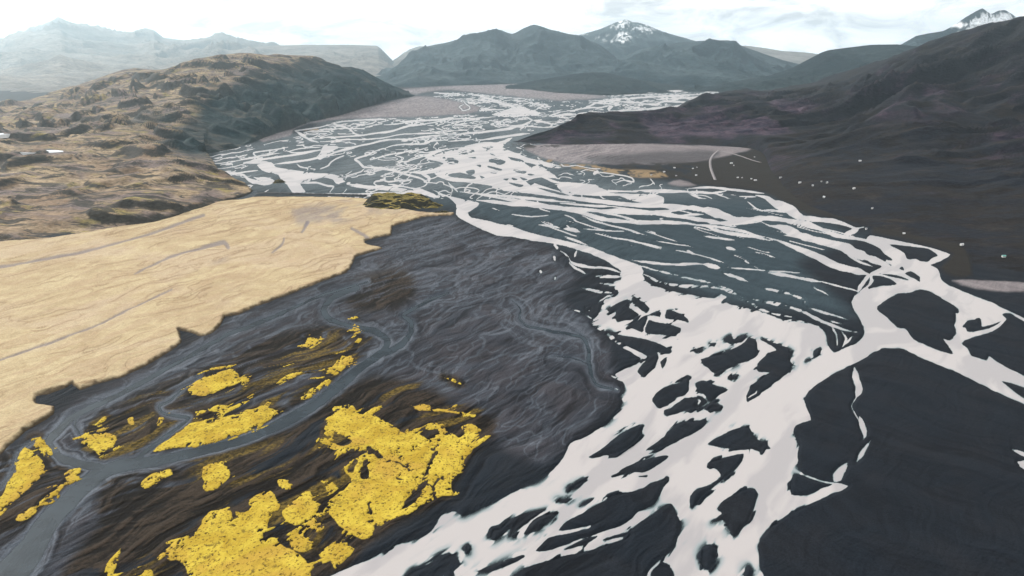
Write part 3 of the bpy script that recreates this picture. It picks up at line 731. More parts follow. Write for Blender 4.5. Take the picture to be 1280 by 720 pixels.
# ---- moss cushions
holes = fbm(WX / 4, WY / 5, 4, 25, 0.6)
big_h = fbm(WX / 16, WY / 20, 4, 27, 0.6)
mo_m = mo * MPP + (big_h - 0.47) * 6 * smooth(6, 0, mo * MPP)
specks = (fbm(u2 * 0.8, v2 * 0.35, 4, 161, 0.6) - 0.62 - 0.012 * np.maximum(-mo, 0)) * 26
mo_m = np.maximum(mo_m, np.where(mo > -13, np.minimum(specks, 2.0), -9)) - smooth(0.60, 0.68, holes) * 2.5 * smooth(5, 0.5, mo_m) - smooth(0.66, 0.71, holes) * 2.5
zmo = z + np.clip(mo_m * 0.35, -1.0, 0.5) + np.where(mo_m > 0, (fbm(WX / 8, WY / 8, 4, 29) - 0.4) * 0.5 * smooth(0, 3, mo_m), 0)
moss_cells = cells_of(mo_m > -1.5) & cells_of(mo > -13.5) & ~cells_of(s > -1.5)
mo_edge = smooth(0.7, 0.0, mo_m)

a_olive = area([PL('470,470 520,470 560,490 620,515 615,545 560,540 520,520 480,505'), PL('420,450 470,420 480,435 440,470 400,500'), PL('90,540 200,480 320,450 420,410 440,440 330,520 180,575 100,580'), PL('240,580 420,540 450,580 420,680 330,690 240,640'), PL('100,760 140,690 200,700 240,760')], 10) * smooth(0.52, 0.66, fbm(u2 * 0.6, v2 * 0.3, 5, 171, 0.6)) * a_peat * 0.85
attrs = dict(silt=a_teal * smooth(262, 225, GY) * (0.55 + 0.45 * smooth(0.42, 0.6, fbm(WX / 150, WY / 300, 3, 181))), olive=a_olive, streak=streak, gravel=a_gravel * (1 - smooth(-2, 0, s)), teal=a_teal, wet=a_wet, peat=a_peat, pale=a_pale * (0.75 + 0.25 * streak) * (1 - 0.62 * area([PL('735,197 790,192 870,188 900,190 890,200 840,207 780,208 740,204')], 4)) * smooth(0.5, -1.5, s), heath=a_heath * smooth(0.42, 0.55, fbm(WX / 30, WY / 60, 4, 131) + 0.35 * smooth(845, 900, GX) - 0.02) * smooth(0.5, -1.5, s), gold=a_gold * smooth(0.35, 0.55, fbm(WX / 20, WY / 40, 4, 133)))
cell_isle = isle_id[:-1, :-1].copy()
hid = np.zeros(GX.shape, bool)
for p in (PL('1010,238 1080,262 1200,292 1300,325 1700,420 1700,126 1010,126'), PL('-400,285 0,283 150,268 270,225 225,192 225,165 200,135 -400,135')):
    hid |= poly_sd(p, GX, GY) > 2
cell_isle[hid[:-1, :-1]] = -1
ground = link('ground', grid_mesh('ground', WX, WY, z, cell_isle == 0, attrs), MAT_SAND, 'structure')
for k in range(len(ISLES)):
    cm = cell_isle == k + 1
    if cm.sum() > 6:
        rr, cc = np.where(cm)
        b = (slice(rr.min(), rr.max() + 2), slice(cc.min(), cc.max() + 2))
        link('gravel_bar', grid_mesh('gravel_bar', WX[b], WY[b], z[b], cm[b[0].start:b[0].stop - 1, b[1].start:b[1].stop - 1], {q: v[b] for q, v in attrs.items()}), MAT_SAND, 'structure')
river_cells = cells_of(s > -1.6)
softness = 0.3 + 1.2 * smooth(0.42, 0.6, sl_n) + 7.0 * smooth(1060, 980, GX) * smooth(0.50, 0.66, fbm(WX / 45, WY / 70, 3, 141)) * smooth(0.40, 0.58, fbm(fl_u / 22, fl_v / 5, 4, 143))
softness = np.minimum(softness, 0.35 * MPP + 9.0 * smooth(330, 400, GY))
depth = np.clip(np.maximum(sm, 0) / softness, 0, 1)
river = link('river', grid_mesh('river', WX, WY, np.zeros_like(WX), river_cells, dict(depth=depth, tone=np.clip((fbm(fl_u / 120 + 2 * warp, fl_v / 22 + 3 * warp2, 5, 145, 0.55) - 0.5) * 2.2 + 0.55, 0, 1))), MAT_WATER, 'structure')
stream_cells = cells_of(st > -1.6) & ~river_cells
stream = link('stream', grid_mesh('stream', WX, WY, np.full_like(WX, -0.05), stream_cells, dict(depth=np.clip(np.maximum(stm, 0) / 1.5, 0, 1))), MAT_STREAM, 'structure')
meadow = link('meadow', grid_mesh('meadow', WX, WY, zm, meadow_cells, dict(streak=m_streak, drain=np.clip(sum(smooth(-0.7, 0.5, threads(fbm(m_u * q_ + 9 * q_, m_v * q_ * 0.55, 3, 390 + int(10 * q_)), 1.2)) * smooth(0.46, 0.56, fbm(WX / 55, WY / 80, 3, 395 + int(10 * q_))) for q_ in (0.45, 0.8)) * 0.6, 0, 0.7), grey=np.clip(a_grey * 0.6 * smooth(0.35, 0.6, fbm(WX / 40, WY / 90, 4, 441))  + smooth(-1.5, 0.5, mst) * 0.8, 0, 1), edge=m_edge)), MAT_MEADOW, 'structure')
moss = link('moss', grid_mesh('moss', WX, WY, zmo, moss_cells, dict(edge=mo_edge)), MAT_MOSS, 'stuff')
moss['label'] = 'bright yellow moss cushions spread over the black sand beside the stream'
moss['category'] = 'moss'
# the plain beyond and behind the traced part
pl = np.array([[-60000, -20000, -7], [60000, -20000, -7], [60000, 60000, -7], [-60000, 60000, -7]], float)
outer = link('plain', raw_mesh('plain', pl, np.array([[0, 1, 2, 3]])), MAT_SAND, 'structure')

# ------------------------------------------------------------------ hills and mountains
def cr(a, b, c, d, t):
    return 0.5 * ((2 * b) + (-a + c) * t + (2 * a - 5 * b + 4 * c - d) * t * t + (-a + 3 * b - 3 * c + d) * t ** 3)
def resample(P, n, axis, soft=1.0):
    """Catmull-Rom resample along an axis, with clamped tangents"""
    P = np.moveaxis(P, axis, 0)
    k = P.shape[0]
    t = np.linspace(0, k - 1 - 1e-6, n)
    i = t.astype(int); f = (t - i).reshape((-1,) + (1,) * (P.ndim - 1))
    a, b, c, d = P[np.maximum(i - 1, 0)], P[i], P[i + 1], P[np.minimum(i + 2, k - 1)]
    return np.moveaxis((1 - soft) * (b + (c - b) * f) + soft * cr(a, b, c, d, f), 0, axis)
HILLS = {}
def loft(name, ribs, ncol, nrow, mat, disp, back=1.0, sink=8.0, attr_fn=None, soft=0.8, full=0.0):
    """ribs: foot -> ridge world points; a back slope is added; disp(x, y, row 0..1) lifts it"""
    P = np.array(ribs)                                   # ribs x points x 3
    P = resample(P, ncol, 0, soft)
    P = resample(P, nrow, 1, soft)
    ridge = P[:, -1]
    bk = []
    nb = max(8, nrow // 5)
    rz = np.maximum(ridge[:, 2], 2.0)
    blen = np.where(rz < H * 0.97, np.minimum(back, rz * ridge[:, 1] / np.maximum(H - rz, 8.0) / 1.7), back)
    for k in range(1, nb + 1):
        q = ridge.copy()
        f_ = k / nb
        q[:, 1] += blen * f_
        q[:, 0] += blen * f_ * 0.15 * np.sign(ridge[:, 0])
        q[:, 2] = ridge[:, 2] * (1 - f_) - sink * f_
        bk.append(q)
    P = np.concatenate([P, np.stack(bk, 1)], 1)
    row = np.concatenate([np.linspace(0, 1, nrow), 1 + np.linspace(0, 1, nb + 1)[1:]])[None, :] * np.ones((ncol, 1))
    env = smooth(0, 0.06, row) * (1 - smooth(1.6, 2.0, row))
    X, Y, Z = P[..., 0], P[..., 1], P[..., 2]
    if full:
        env = env * np.clip(0.12 + Z / full, 0, 1)
    Z = Z + disp(X, Y, row) * env
    foot = np.clip(1 - row / 0.02, 0, 1)
    Z = Z - sink * foot
    Q = np.stack([X, Y, Z], -1)
    a = attr_fn(Q, row) if attr_fn else {}
    o = link(name, grid_mesh(name, X, Y, Z, None, a), mat, 'structure')
    HILLS[name] = Q
    return o
def rib(s_):
    out = []
    for p in s_.split():
        v = [float(x) for x in p.split(',')]
        out.append(at(*v))
    return out
def pix_area(Q, polys, soft):
    px, py, _ = project(Q)
    px = px + (fbm(Q[..., 0] / 70, Q[..., 1] / 160, 4, 501) - 0.5) * 34
    py = py + (fbm(Q[..., 0] / 70, Q[..., 1] / 160, 4, 503) - 0.5) * 14
    f = np.full(px.shape, -1e3)
    for p in polys:
        f = np.maximum(f, poly_sd(p, px, py))
    return smooth(-soft, soft, f)

# left hills: hummocky grass moor, steep river flank with shade painted dark teal
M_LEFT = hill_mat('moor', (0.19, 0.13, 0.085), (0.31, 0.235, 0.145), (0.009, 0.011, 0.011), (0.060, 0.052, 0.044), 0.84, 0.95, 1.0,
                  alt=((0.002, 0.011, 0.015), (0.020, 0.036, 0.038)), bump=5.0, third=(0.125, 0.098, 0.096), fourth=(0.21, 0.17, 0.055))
def scarps(X, Y, L, A, seed):
    """benches that break off towards the river: steep on the near side, long and gentle behind"""
    ph = Y / L + 3.4 * (fbm(X / 480, Y / 420, 2, seed) - 0.5) + 0.9 * (fbm(X / 170, Y / 150, 1, seed + 4) - 0.5)
    f = ph - np.floor(ph)
    h = smooth(0, 0.22, f) * (1 - smooth(0.22, 1.0, f))
    return A * h * smooth(0.46, 0.64, fbm(X / 150, Y / 110, 2, seed + 8))
def d_left(X, Y, row):
    wx = (fbm(X / 300, Y / 300, 3, 201) - 0.5) * 160
    h = (ridged((X + wx) / 190, (Y + wx) / 140, 2, 203) - 0.45) * 18
    h = h + scarps(X, Y, 100, 13, 231) * smooth(2000, 1600, Y) + scarps(X + 300, Y, 230, 26, 251) * smooth(1400, 2000, Y) * smooth(3400, 2600, Y) + (fbm(X / 35, Y / 35, 2, 207) - 0.5) * 6 * smooth(2200, 1600, Y)
    big = (fbm(X / 600, Y / 500, 3, 209) - 0.5) * 60
    gully = (ridged(Y / 210 + X / 420 + wx / 260, X / 1100, 3, 211) - 0.5) * 110
    far = smooth(2000, 3400, Y)
    lip = 1 - 0.7 * smooth(0.9, 1.0, row)
    return (h + scarps(X, Y + 90, 420, 40, 261) * far + big * far + gully * smooth(2300, 3200, Y) * smooth(-1750, -1150, X)) * lip * (1 - 0.6 * smooth(5000, 5800, Y))
FLANK_SHADE = [PL("205,172 235,150 250,125 300,105 330,92 400,80 520,70 530,125 470,132 430,145 372,160 330,175 262,198 235,200 215,190"), PL("180,145 205,142 205,152 160,152")]
left = loft('left_hills', [rib(x) for x in (
 "-330,350 -330,265,1150 -330,205,1650 -330,170,2400 -330,145,3700",
 "-160,328 -160,245,1350 -160,195,1900 -160,165,2600 -160,140,4000",
 "0,310 0,240,1450 0,190,2000 0,160,2700 0,130,4200",
 "60,303 60,238,1460 60,188,2040 60,156,2800 60,119,4300",
 "100,298 100,235,1480 100,185,2080 100,150,2900 100,105,4400",
 "200,279 190,228,1540 175,175,2250 170,130,3200 155,87,4600",
 "262,260 235,215,1680 207,168,2420 193,127,3260 205,86,4560",
 "318,240 275,215,1800 235,163,2530 225,117,3400 247,73,4800",
 "287,223 262,200,1990 250,155,2730 265,107,3700 300,67,5100",
 "243,198 255,178,2390 276,139,3150 310,102,4050 340,69,5200",
 "300,184 310,162,2800 325,127,3700 345,97,4500 380,69,5400",
 "372,158 365,142,3350 370,117,4200 380,94,4900 400,72,5500",
 "430,143 420,130,3850 415,112,4500 418,98,5000 418,82,5500",
 "480,127 468,116,4800 458,105,5200 452,96,5400 450,86,5650",
 "500,123 492,117,5350 486,112,5500 482,107,5600 478,101,5800",
 "520,120 516,118,5800 514,117,5850 512,116,5900 510,115,5950",
)], 620, 210, M_LEFT, d_left, 2200, 6, lambda Q, r: dict(alt=pix_area(Q, FLANK_SHADE, 15) * (0.8 + 0.2 * smooth(0.38, 0.5, fbm(Q[..., 1] / 170 + Q[..., 0] / 330, Q[..., 0] / 700, 4, 221)))))

# right hills: dark heath, cloud shade painted in, purple scree on the spur
M_RIGHT = hill_mat('shaded_heath_hill', (0.0085, 0.0075, 0.0075), (0.016, 0.0128, 0.0112), (0.0045, 0.006, 0.0085), (0.018, 0.0185, 0.023), 0.80, 0.95, 1.0,
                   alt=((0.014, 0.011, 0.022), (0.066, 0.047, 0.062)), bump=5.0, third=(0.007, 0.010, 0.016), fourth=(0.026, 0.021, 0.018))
def d_right(X, Y, row):
    wx = (fbm(X / 500, Y / 500, 3, 301) - 0.5) * 300
    h = (ridged((Y - 0.25 * X + wx) / 300, (X + 0.3 * Y) / 1300, 4, 303) - 0.5) * 130 * smooth(0.12, 0.55, row)
    h = h + (fbm(X / 110, Y / 110, 3, 305) - 0.5) * 26 * smooth(0.02, 0.25, row)
    h = h + scarps(X, Y, 190, 22, 331) * smooth(0.05, 0.3, row)
    h = h + (ridged((X + wx) / 240, (Y + wx) / 190, 2, 307) - 0.45) * 50 * smooth(2100, 2800, Y) * smooth(900, 300, X) * smooth(0.05, 0.4, row)
    return h * (1 - 0.75 * smooth(0.9, 1.0, row))
SCREE = [PL("690,178 700,160 740,145 830,140 880,122 960,118 1040,130 1010,160 940,180 800,180"), PL("1230,165 1300,158 1320,190 1240,188"), PL("1060,120 1180,112 1200,140 1100,150")]
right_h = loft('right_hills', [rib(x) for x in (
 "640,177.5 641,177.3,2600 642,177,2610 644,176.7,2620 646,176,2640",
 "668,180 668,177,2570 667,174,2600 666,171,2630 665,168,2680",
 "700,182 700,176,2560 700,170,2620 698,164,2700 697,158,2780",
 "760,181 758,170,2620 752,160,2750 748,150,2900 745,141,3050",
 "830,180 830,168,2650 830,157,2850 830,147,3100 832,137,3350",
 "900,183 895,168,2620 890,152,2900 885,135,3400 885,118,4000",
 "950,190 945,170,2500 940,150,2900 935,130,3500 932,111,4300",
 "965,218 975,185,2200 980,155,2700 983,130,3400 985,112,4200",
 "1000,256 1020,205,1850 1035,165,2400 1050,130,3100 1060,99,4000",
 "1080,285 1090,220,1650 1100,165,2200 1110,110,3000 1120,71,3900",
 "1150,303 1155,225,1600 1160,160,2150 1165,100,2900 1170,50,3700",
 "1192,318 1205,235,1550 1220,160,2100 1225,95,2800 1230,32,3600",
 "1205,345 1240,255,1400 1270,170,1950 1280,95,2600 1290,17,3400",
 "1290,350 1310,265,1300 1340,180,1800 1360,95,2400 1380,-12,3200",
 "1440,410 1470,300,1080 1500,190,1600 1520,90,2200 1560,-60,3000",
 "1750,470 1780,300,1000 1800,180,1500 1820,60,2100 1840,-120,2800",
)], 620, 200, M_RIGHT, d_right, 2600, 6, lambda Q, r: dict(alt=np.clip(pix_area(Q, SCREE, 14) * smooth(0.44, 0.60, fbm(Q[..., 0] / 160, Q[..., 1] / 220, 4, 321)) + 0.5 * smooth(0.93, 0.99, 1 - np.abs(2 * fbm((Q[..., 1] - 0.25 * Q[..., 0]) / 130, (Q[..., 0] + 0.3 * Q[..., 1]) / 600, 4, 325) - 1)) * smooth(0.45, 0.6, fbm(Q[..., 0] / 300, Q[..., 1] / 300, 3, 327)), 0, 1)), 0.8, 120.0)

def mountain(name, ridge, foot, d, mat, amp, L, n=240, m=80, seed=0, attr_fn=None, back=3000):
    rp, fp = PL(ridge), PL(foot)
    k = 24
    def along(pts):
        pts = np.array(pts); xs = np.linspace(0, 1, k)
        c = (pts[:, 0] - pts[0, 0]) / (pts[-1, 0] - pts[0, 0])
        return np.interp(xs, c, pts[:, 0]), np.interp(xs, c, pts[:, 1])
    # keep every traced ridge point: one rib per ridge point
    rx = np.array([p[0] for p in rp]); c = (rx - rx[0]) / (rx[-1] - rx[0])
    f_ = np.array(fp); fc = (f_[:, 0] - f_[0, 0]) / (f_[-1, 0] - f_[0, 0])
    ribs = []
    for i, p in enumerate(rp):
        fx, fy = np.interp(c[i], fc, f_[:, 0]), np.interp(c[i], fc, f_[:, 1])
        A = at(fx, fy); B = at(p[0], p[1], d)
        if A[1] > B[1] - 400:
            A = A * ((B[1] - 400) / A[1]); A[2] = 0
        pts = []
        for t_ in (0, 0.25, 0.5, 0.75, 1.0):
            q = A + (B - A) * t_
            q[2] = A[2] + (B[2] - A[2]) * (t_ ** 1.25)
            pts.append(q)
        ribs.append(pts)
    def disp(X, Y, row):
        wx = (fbm(X / (L * 2), Y / (L * 2), 3, seed + 1) - 0.5) * L * 1.2
        h = (ridged((X + wx) / L, Y / (L * 2.4), 4, seed + 3, 0.45) - 0.42) * amp * 0.95 * smooth(0.0, 0.35, row)
        h = h + (fbm(X / (L * 0.3), Y / (L * 0.4), 3, seed + 5) - 0.5) * amp * 0.25
        # rock benches
        h = h + (fbm(X / (L * 3), row * 14, 3, seed + 9) - 0.5) * amp * 0.25
        return h * (1 - 0.93 * smooth(0.8, 1.0, row))
    return loft(name, ribs, n, m, mat, disp, back, 12, attr_fn, 0.55)

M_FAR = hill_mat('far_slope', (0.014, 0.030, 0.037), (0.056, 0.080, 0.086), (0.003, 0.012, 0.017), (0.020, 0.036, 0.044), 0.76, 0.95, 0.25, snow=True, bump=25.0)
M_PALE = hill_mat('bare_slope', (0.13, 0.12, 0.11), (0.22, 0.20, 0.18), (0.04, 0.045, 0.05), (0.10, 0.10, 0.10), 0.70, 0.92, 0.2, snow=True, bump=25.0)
M_TEAL = hill_mat('dark_teal_slope', (0.006, 0.016, 0.020), (0.020, 0.032, 0.034), (0.002, 0.007, 0.010), (0.010, 0.018, 0.022), 0.76, 0.95, 0.3, snow=True, bump=20.0)  # blue-teal base colour, darker than the other far slopes
def snowy(polys, soft, seed, thr=0.5):
    def fn(Q, row):
        n = fbm(Q[..., 0] / 260, Q[..., 1] / 400, 5, seed)
        return dict(snow=pix_area(Q, polys, soft) * smooth(thr - 0.05, thr + 0.05, n))
    return fn
nosnow = lambda Q, r: dict(snow=np.zeros(Q.shape[:2]))
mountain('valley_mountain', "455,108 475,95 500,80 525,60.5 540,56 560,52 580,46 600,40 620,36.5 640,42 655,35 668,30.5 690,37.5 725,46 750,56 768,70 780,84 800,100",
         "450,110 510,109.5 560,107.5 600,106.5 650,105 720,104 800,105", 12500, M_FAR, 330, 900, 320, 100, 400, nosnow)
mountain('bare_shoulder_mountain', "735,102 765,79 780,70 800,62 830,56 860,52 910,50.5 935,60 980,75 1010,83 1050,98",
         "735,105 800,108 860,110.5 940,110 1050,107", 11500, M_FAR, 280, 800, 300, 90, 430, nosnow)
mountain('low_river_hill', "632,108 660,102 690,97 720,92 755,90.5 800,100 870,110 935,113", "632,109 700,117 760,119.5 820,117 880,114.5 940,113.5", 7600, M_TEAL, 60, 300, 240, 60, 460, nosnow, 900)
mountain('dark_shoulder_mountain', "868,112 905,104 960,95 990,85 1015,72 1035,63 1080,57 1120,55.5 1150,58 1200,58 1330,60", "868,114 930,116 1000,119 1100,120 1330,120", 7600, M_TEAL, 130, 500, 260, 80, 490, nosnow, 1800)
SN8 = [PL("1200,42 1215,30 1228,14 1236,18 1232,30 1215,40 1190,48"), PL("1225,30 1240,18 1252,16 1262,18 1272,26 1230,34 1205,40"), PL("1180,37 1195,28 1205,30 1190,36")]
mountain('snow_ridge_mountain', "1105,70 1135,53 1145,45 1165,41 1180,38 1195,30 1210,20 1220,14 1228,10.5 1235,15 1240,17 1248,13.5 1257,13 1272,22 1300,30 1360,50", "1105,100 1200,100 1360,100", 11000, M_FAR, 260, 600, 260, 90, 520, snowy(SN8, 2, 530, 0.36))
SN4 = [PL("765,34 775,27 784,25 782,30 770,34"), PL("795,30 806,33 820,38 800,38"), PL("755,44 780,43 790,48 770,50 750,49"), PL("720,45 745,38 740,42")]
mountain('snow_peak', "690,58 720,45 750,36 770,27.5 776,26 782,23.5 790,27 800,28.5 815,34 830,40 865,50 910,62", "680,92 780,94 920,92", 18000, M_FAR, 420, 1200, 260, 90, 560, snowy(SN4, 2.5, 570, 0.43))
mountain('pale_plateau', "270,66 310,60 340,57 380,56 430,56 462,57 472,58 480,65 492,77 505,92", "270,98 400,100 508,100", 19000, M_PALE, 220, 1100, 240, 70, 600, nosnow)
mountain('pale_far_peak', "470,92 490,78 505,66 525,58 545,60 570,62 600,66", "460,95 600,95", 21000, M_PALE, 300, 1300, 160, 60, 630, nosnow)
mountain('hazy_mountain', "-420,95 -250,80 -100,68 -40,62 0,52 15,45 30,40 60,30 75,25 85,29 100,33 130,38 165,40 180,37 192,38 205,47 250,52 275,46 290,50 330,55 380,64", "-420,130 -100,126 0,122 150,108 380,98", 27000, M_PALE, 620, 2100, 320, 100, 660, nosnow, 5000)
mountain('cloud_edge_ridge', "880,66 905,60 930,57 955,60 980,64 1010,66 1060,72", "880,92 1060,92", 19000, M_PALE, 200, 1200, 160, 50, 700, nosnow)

# ------------------------------------------------------------------ small structures on the plain
def surf_hit(px, py, names=('right_hills',)):
    """the nearest point of a hill (or the plain) seen at a photo pixel"""
    best = None
    for n in names:
        Q = HILLS[n]
        qx, qy, dep = project(Q)
        d2 = (qx - px) ** 2 + (qy - py) ** 2
        ok = d2 < 9
        if ok.any():
            i = np.where(ok, dep + d2 * 20, 1e12).argmin()
            P = Q.reshape(-1, 3)[i]
            if best is None or P[1] < best[1]:
                best = P
    g = at(px, py)
    if best is None or best[2] < 0.5:
        return np.array((g[0], g[1], 1.2))
    return best
# grassy knoll at the river bend
M_KNOLL = hill_mat('mossy_knoll', (0.10, 0.085, 0.025), (0.26, 0.20, 0.06), (0.010, 0.011, 0.009), (0.045, 0.042, 0.028), 0.80, 0.94, 3.0, bump=1.0)
def knoll(name, c, a, b, h, seed):
    g = at(*c)
    n = 90
    U, V = np.meshgrid(np.linspace(-1, 1, n), np.linspace(-1, 1, n))
    r = np.sqrt(U ** 2 + V ** 2)
    w = fbm(U * 2.2 + seed, V * 2.2, 4, seed)
    Z = h * (smooth(1.0, 0.25, r + (w - 0.5) * 0.7)) * (0.65 + 0.7 * fbm(U * 3, V * 3, 4, seed + 4)) + (ridged(U * 5, V * 4, 3, seed + 9) - 0.4) * 4.5 * smooth(1.0, 0.7, r) - 1.0
    return link(name, grid_mesh(name, g[0] + U * a, g[1] + V * b, Z), M_KNOLL, 'structure')
knoll('knoll', (499, 257), 98, 56, 22, 41)
knoll('knoll_tail', (553, 267), 26, 12, 5, 43)
knoll('rock_islet', (349, 228), 18, 20, 6, 44)
# straight dyke along the upper edge of the meadow
t = NT('dyke_earth')
MAT_DYKE = t.out(t.mix(t.noise(0.1, 4), (0.022, 0.026, 0.03), (0.06, 0.062, 0.066)), 0.9, 0.2)
A, B = at(319, 242.2), at(458, 245.5)
n = 60
V = []
for i in range(n):
    p = A + (B - A) * i / (n - 1)
    k = math.sin(min(1, i / 6) * math.pi / 2) * (0.9 + 0.25 * random.Random(i).random())
    for off, hh in ((-9, -1), (-3, 4.0 * k), (3, 4.0 * k), (9, -1)):
        V.append((p[0], p[1] + off, hh))
Q = [(i * 4 + j, (i + 1) * 4 + j, (i + 1) * 4 + j + 1, i * 4 + j + 1) for i in range(n - 1) for j in range(3)]
link('dyke', raw_mesh('dyke', np.array(V), np.array(Q), None, False), MAT_DYKE, 'structure')
# farm tracks
t = NT('track_gravel')
MAT_TRACK = t.out(t.mix(t.noise(0.2, 4), (0.15, 0.14, 0.145), (0.24, 0.22, 0.22)), 0.9, 0.1)
def ribbon(name, pts, w, mat, lift=0.35, hill=False):
    P = resample(np.array([(surf_hit(*p) if hill else at(*p)) for p in pts]), 48, 0, 1.0)
    T = np.gradient(P, axis=0); N = np.stack([-T[:, 1], T[:, 0]], 1)
    N /= np.linalg.norm(N, axis=1)[:, None] + 1e-9
    zz = P[:, 2] + lift if hill else np.full(len(P), 2.6)
    L_ = np.column_stack([P[:, :2] + N * w / 2, zz]); R_ = np.column_stack([P[:, :2] - N * w / 2, zz])
    low = lambda M_: M_ - np.array([0, 0, 2.0])
    V = np.stack([low(L_) , L_, R_, low(R_)], 1).reshape(-1, 3)
    Q = np.array([(i * 4 + j, i * 4 + j + 1, (i + 1) * 4 + j + 1, (i + 1) * 4 + j) for i in range(47) for j in range(3)])
    return link(name, raw_mesh(name, V, Q), mat, 'structure')
ribbon('track', PL("898,189 892,194 888,201 888,209 890,216 894,226"), 7, MAT_TRACK)
ribbon('side_track', PL("898,190 912,192 926,196 940,201 951,204"), 5, MAT_TRACK)
# ponds on the moor
t = NT('pond_water')
MAT_POND = t.out((0.62, 0.64, 0.66), 0.2, 0.5)
def pond(name, c, a, b):
    g = surf_hit(c[0], c[1], ('left_hills',))
    Q_ = HILLS['left_hills'].reshape(-1, 3)
    near = np.hypot(Q_[:, 0] - g[0], (Q_[:, 1] - g[1])) < max(a, b)
    zt = np.percentile(Q_[near, 2], 80) + 1.0
    k = 40
    an = np.linspace(0, 2 * np.pi, k, endpoint=False)
    rr = 1 + 0.35 * (fbm(np.cos(an) * 1.5 + 5, np.sin(an) * 1.5, 3, int(c[0])) - 0.5)
    ring = np.stack([g[0] + a * rr * np.cos(an), g[1] + b * rr * np.sin(an), np.full(k, zt)], 1)
    V = np.vstack([ring, ring - np.array([0, 0, 12.0]), [[g[0], g[1], zt]]])
    me = bpy.data.meshes.new(name)
    me.from_pydata([tuple(v) for v in V], [], [(i, (i + 1) % k, 2 * k) for i in range(k)] + [(i, i + k, (i + 1) % k + k, (i + 1) % k) for i in range(k)])
    return link(name, me, MAT_POND, 'structure')
pond('pond', (54, 190), 62, 30)
pond('pond', (2, 169), 28, 24)

# ------------------------------------------------------------------ farm houses
def flat(name, col, rough=0.6):
    t = NT(name)
    n = t.noise(1.5, 4)
    return t.out(t.mix(n, tuple(0.82 * v for v in col), col), rough, 0.3)
M_WALL = flat('white_render', (0.62, 0.61, 0.59))
M_ROOFS = dict(white=flat('white_sheet_roof', (0.60, 0.61, 0.62), 0.5), grey=flat('grey_sheet_roof', (0.33, 0.34, 0.36), 0.5), teal=flat('green_sheet_roof', (0.16, 0.42, 0.38), 0.4), red=flat('rust_sheet_roof', (0.36, 0.14, 0.09), 0.5))
M_PANE = flat('window_glass', (0.03, 0.035, 0.04), 0.15)
M_DOOR = flat('door_paint', (0.20, 0.09, 0.06))
def poly_mesh(name, V, Fc):
    me = bpy.data.meshes.new(name)
    me.from_pydata(V, [], Fc)
    me.update()
    return me
def house(px, py, L, Wd, Hh, rot, roof, label):
    g = surf_hit(px, py)
    L, Wd, Hh = L * 0.43, Wd * 0.43, Hh * 0.5
    e = bpy.data.objects.new('farm_house', None)
    scene.collection.objects.link(e)
    e.location = (g[0], g[1], g[2] + 0.6)
    e.rotation_euler = (0, 0, math.radians(rot))
    e['label'] = label; e['category'] = 'house'; e['group'] = 'houses of the valley farms'
    l, w, h, r = L / 2, Wd / 2, Hh, Wd * 0.42
    V = [(-l, -w, -4), (l, -w, -4), (l, w, -4), (-l, w, -4), (-l, -w, h), (l, -w, h), (l, w, h), (-l, w, h), (-l, 0, h + r), (l, 0, h + r)]
    link('wall', poly_mesh('wall', V, [(0, 1, 5, 4), (1, 2, 6, 9, 5), (2, 3, 7, 6), (3, 0, 4, 8, 7)]), M_WALL, None, e)
    o, th = 0.45, 0.25
    sl = r / w
    RV = []
    for sx_ in (-l - o, l + o):
        for yy, zz in ((-w - o, h - sl * o), (0, h + r), (w + o, h - sl * o)):
            RV += [(sx_, yy, zz + 0.02), (sx_, yy, zz + th)]
    RF = [(1, 7, 9, 3), (3, 9, 11, 5), (0, 2, 8, 6), (2, 4, 10, 8), (0, 6, 7, 1), (4, 5, 11, 10), (0, 1, 3, 2), (2, 3, 5, 4), (6, 8, 9, 7), (8, 10, 11, 9)]
    link('roof', poly_mesh('roof', RV, RF), M_ROOFS[roof], None, e)
    def panel(name, x, z0, wd, hd, mat):
        y = -w - 0.05
        V = [(x - wd / 2, y, z0), (x + wd / 2, y, z0), (x + wd / 2, y, z0 + hd), (x - wd / 2, y, z0 + hd), (x - wd / 2, -w + 0.02, z0), (x + wd / 2, -w + 0.02, z0), (x + wd / 2, -w + 0.02, z0 + hd), (x - wd / 2, -w + 0.02, z0 + hd)]
        link(name, poly_mesh(name, V, [(0, 1, 2, 3), (0, 4, 5, 1), (1, 5, 6, 2), (2, 6, 7, 3), (3, 7, 4, 0)]), mat, None, e)
    panel('door', 0.0, 0.0, 0.9, 1.8, M_DOOR)
    for x in (-l * 0.62, l * 0.62):
        panel('window', x, 0.8, 0.9, 0.9, M_PANE)
    return e
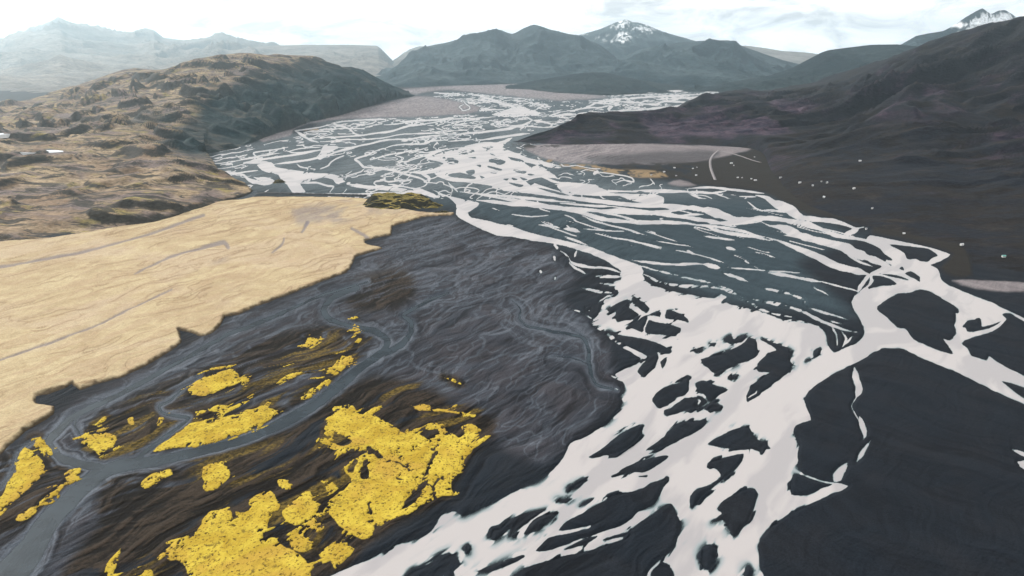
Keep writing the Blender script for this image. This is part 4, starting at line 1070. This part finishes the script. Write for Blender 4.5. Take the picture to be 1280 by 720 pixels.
for a in (
 (914, 205.5, 17, 9, 4.5, 10, 'white', 'large white farm house just right of the pale curved track'),
 (917, 208, 9, 6, 3.2, 60, 'white', 'small white shed below the large white farm house near the curved track'),
 (943, 197.5, 8, 6, 3.2, -20, 'grey', 'small pale house high beside the side track'),
 (922, 223.5, 10, 7, 3.6, 15, 'white', 'white house, leftmost of four in a row above the river bank'),
 (927.5, 223.5, 8, 6, 3.2, 40, 'grey', 'small grey-roofed house, second of four in a row above the river bank'),
 (939, 225, 8, 6, 3.2, -10, 'white', 'small white house, third of four in a row above the river bank'),
 (944, 227, 15, 8, 4, 5, 'white', 'long white house, rightmost of four in a row above the river bank'),
 (830, 216.2, 11, 7, 3.8, 5, 'white', 'white house among golden grass on the terrace edge'),
 (843, 211.3, 12, 8, 4, -15, 'white', 'bright white house above the golden grass, farthest left on dark heath'),
 (814, 220, 9, 6, 3.2, 25, 'grey', 'small grey house nearest the narrow inlet on the terrace'),
 (845, 221, 9, 6, 3, 0, 'grey', 'small grey-roofed house below the bright white one on dark heath'),
 (866, 212, 9, 6, 3.2, 30, 'white', 'small white house left of the curved track, lower of two close ones'),
 (871, 210.5, 7, 5, 3, -30, 'grey', 'tiny pale shed left of the curved track, upper of two close ones'),
 (870, 220.5, 10, 7, 3.4, 10, 'white', 'white house left of the foot of the curved track'),
 (976, 222.5, 12, 7, 3.4, 0, 'grey', 'grey-roofed house alone on dark heath left of the scattered hamlet'),
 (999, 229, 13, 7, 3.6, 8, 'white', 'long white house at the left end of the scattered hamlet'),
 (1015.5, 233, 8, 6, 3.2, -25, 'white', 'small white house in the middle of the scattered hamlet'),
 (1026, 227.5, 6, 5, 2.8, 20, 'grey', 'tiny pale shed in the scattered hamlet beside the square white house'),
 (1034.5, 229, 9, 8, 3.8, 45, 'white', 'square white house on the right of the scattered hamlet'),
 (1030, 246.5, 9, 8, 3.6, -35, 'white', 'white house below the scattered hamlet, closest to the river there'),
 (1067, 236.5, 12, 8, 3.8, 20, 'white', 'bright white house on the slope right of the scattered hamlet'),
 (1074.5, 201, 13, 8, 3.8, -10, 'white', 'white house highest up on the dark hillside'),
 (1090.5, 261.3, 8, 6, 3.2, 30, 'grey', 'small pale house between the hamlet and the river bend'),
 (1082.5, 287.5, 6, 5, 2.8, 0, 'grey', 'tiny pale hut at the tip of the river inlet'),
 (1129.5, 294, 8, 6, 3.6, -20, 'white', 'white house just above the river where the arms join'),
 (1202, 307, 11, 7, 3.8, 10, 'white', 'bright white house on dark heath near the right-hand river bank'),
 (1253.5, 321, 11, 7, 3.4, -5, 'teal', 'green-roofed house farthest right near the foot of the dark hill'),
): house(*a)

# ------------------------------------------------------------------ air
hz = []
x0, x1, y0, y1, z0, z1 = -30000.0, 30000.0, -3000.0, 36000.0, -9.0, 1850.0
HV = [(x0, y0, z0), (x1, y0, z0), (x1, y1, z0), (x0, y1, z0), (x0, y0, z1), (x1, y0, z1), (x1, y1, z1), (x0, y1, z1)]
HF = [(3, 2, 1, 0), (4, 5, 6, 7), (0, 1, 5, 4), (1, 2, 6, 5), (2, 3, 7, 6), (3, 0, 4, 7)]
hm = bpy.data.materials.new('haze')
hm.use_nodes = True
hn, hl = hm.node_tree.nodes, hm.node_tree.links
hn.clear()
ho = hn.new('ShaderNodeOutputMaterial')
hv = hn.new('ShaderNodeVolumePrincipled')
hv.inputs['Color'].default_value = (0.69, 0.87, 0.97, 1)
hv.inputs['Density'].default_value = 2.7e-5
hv.inputs['Anisotropy'].default_value = 0.78
hl.new(hv.outputs[0], ho.inputs['Volume'])
haze = link('haze', poly_mesh('haze', HV, HF), hm, 'stuff')
haze['label'] = 'pale blue haze filling the whole valley'
haze['category'] = 'haze'
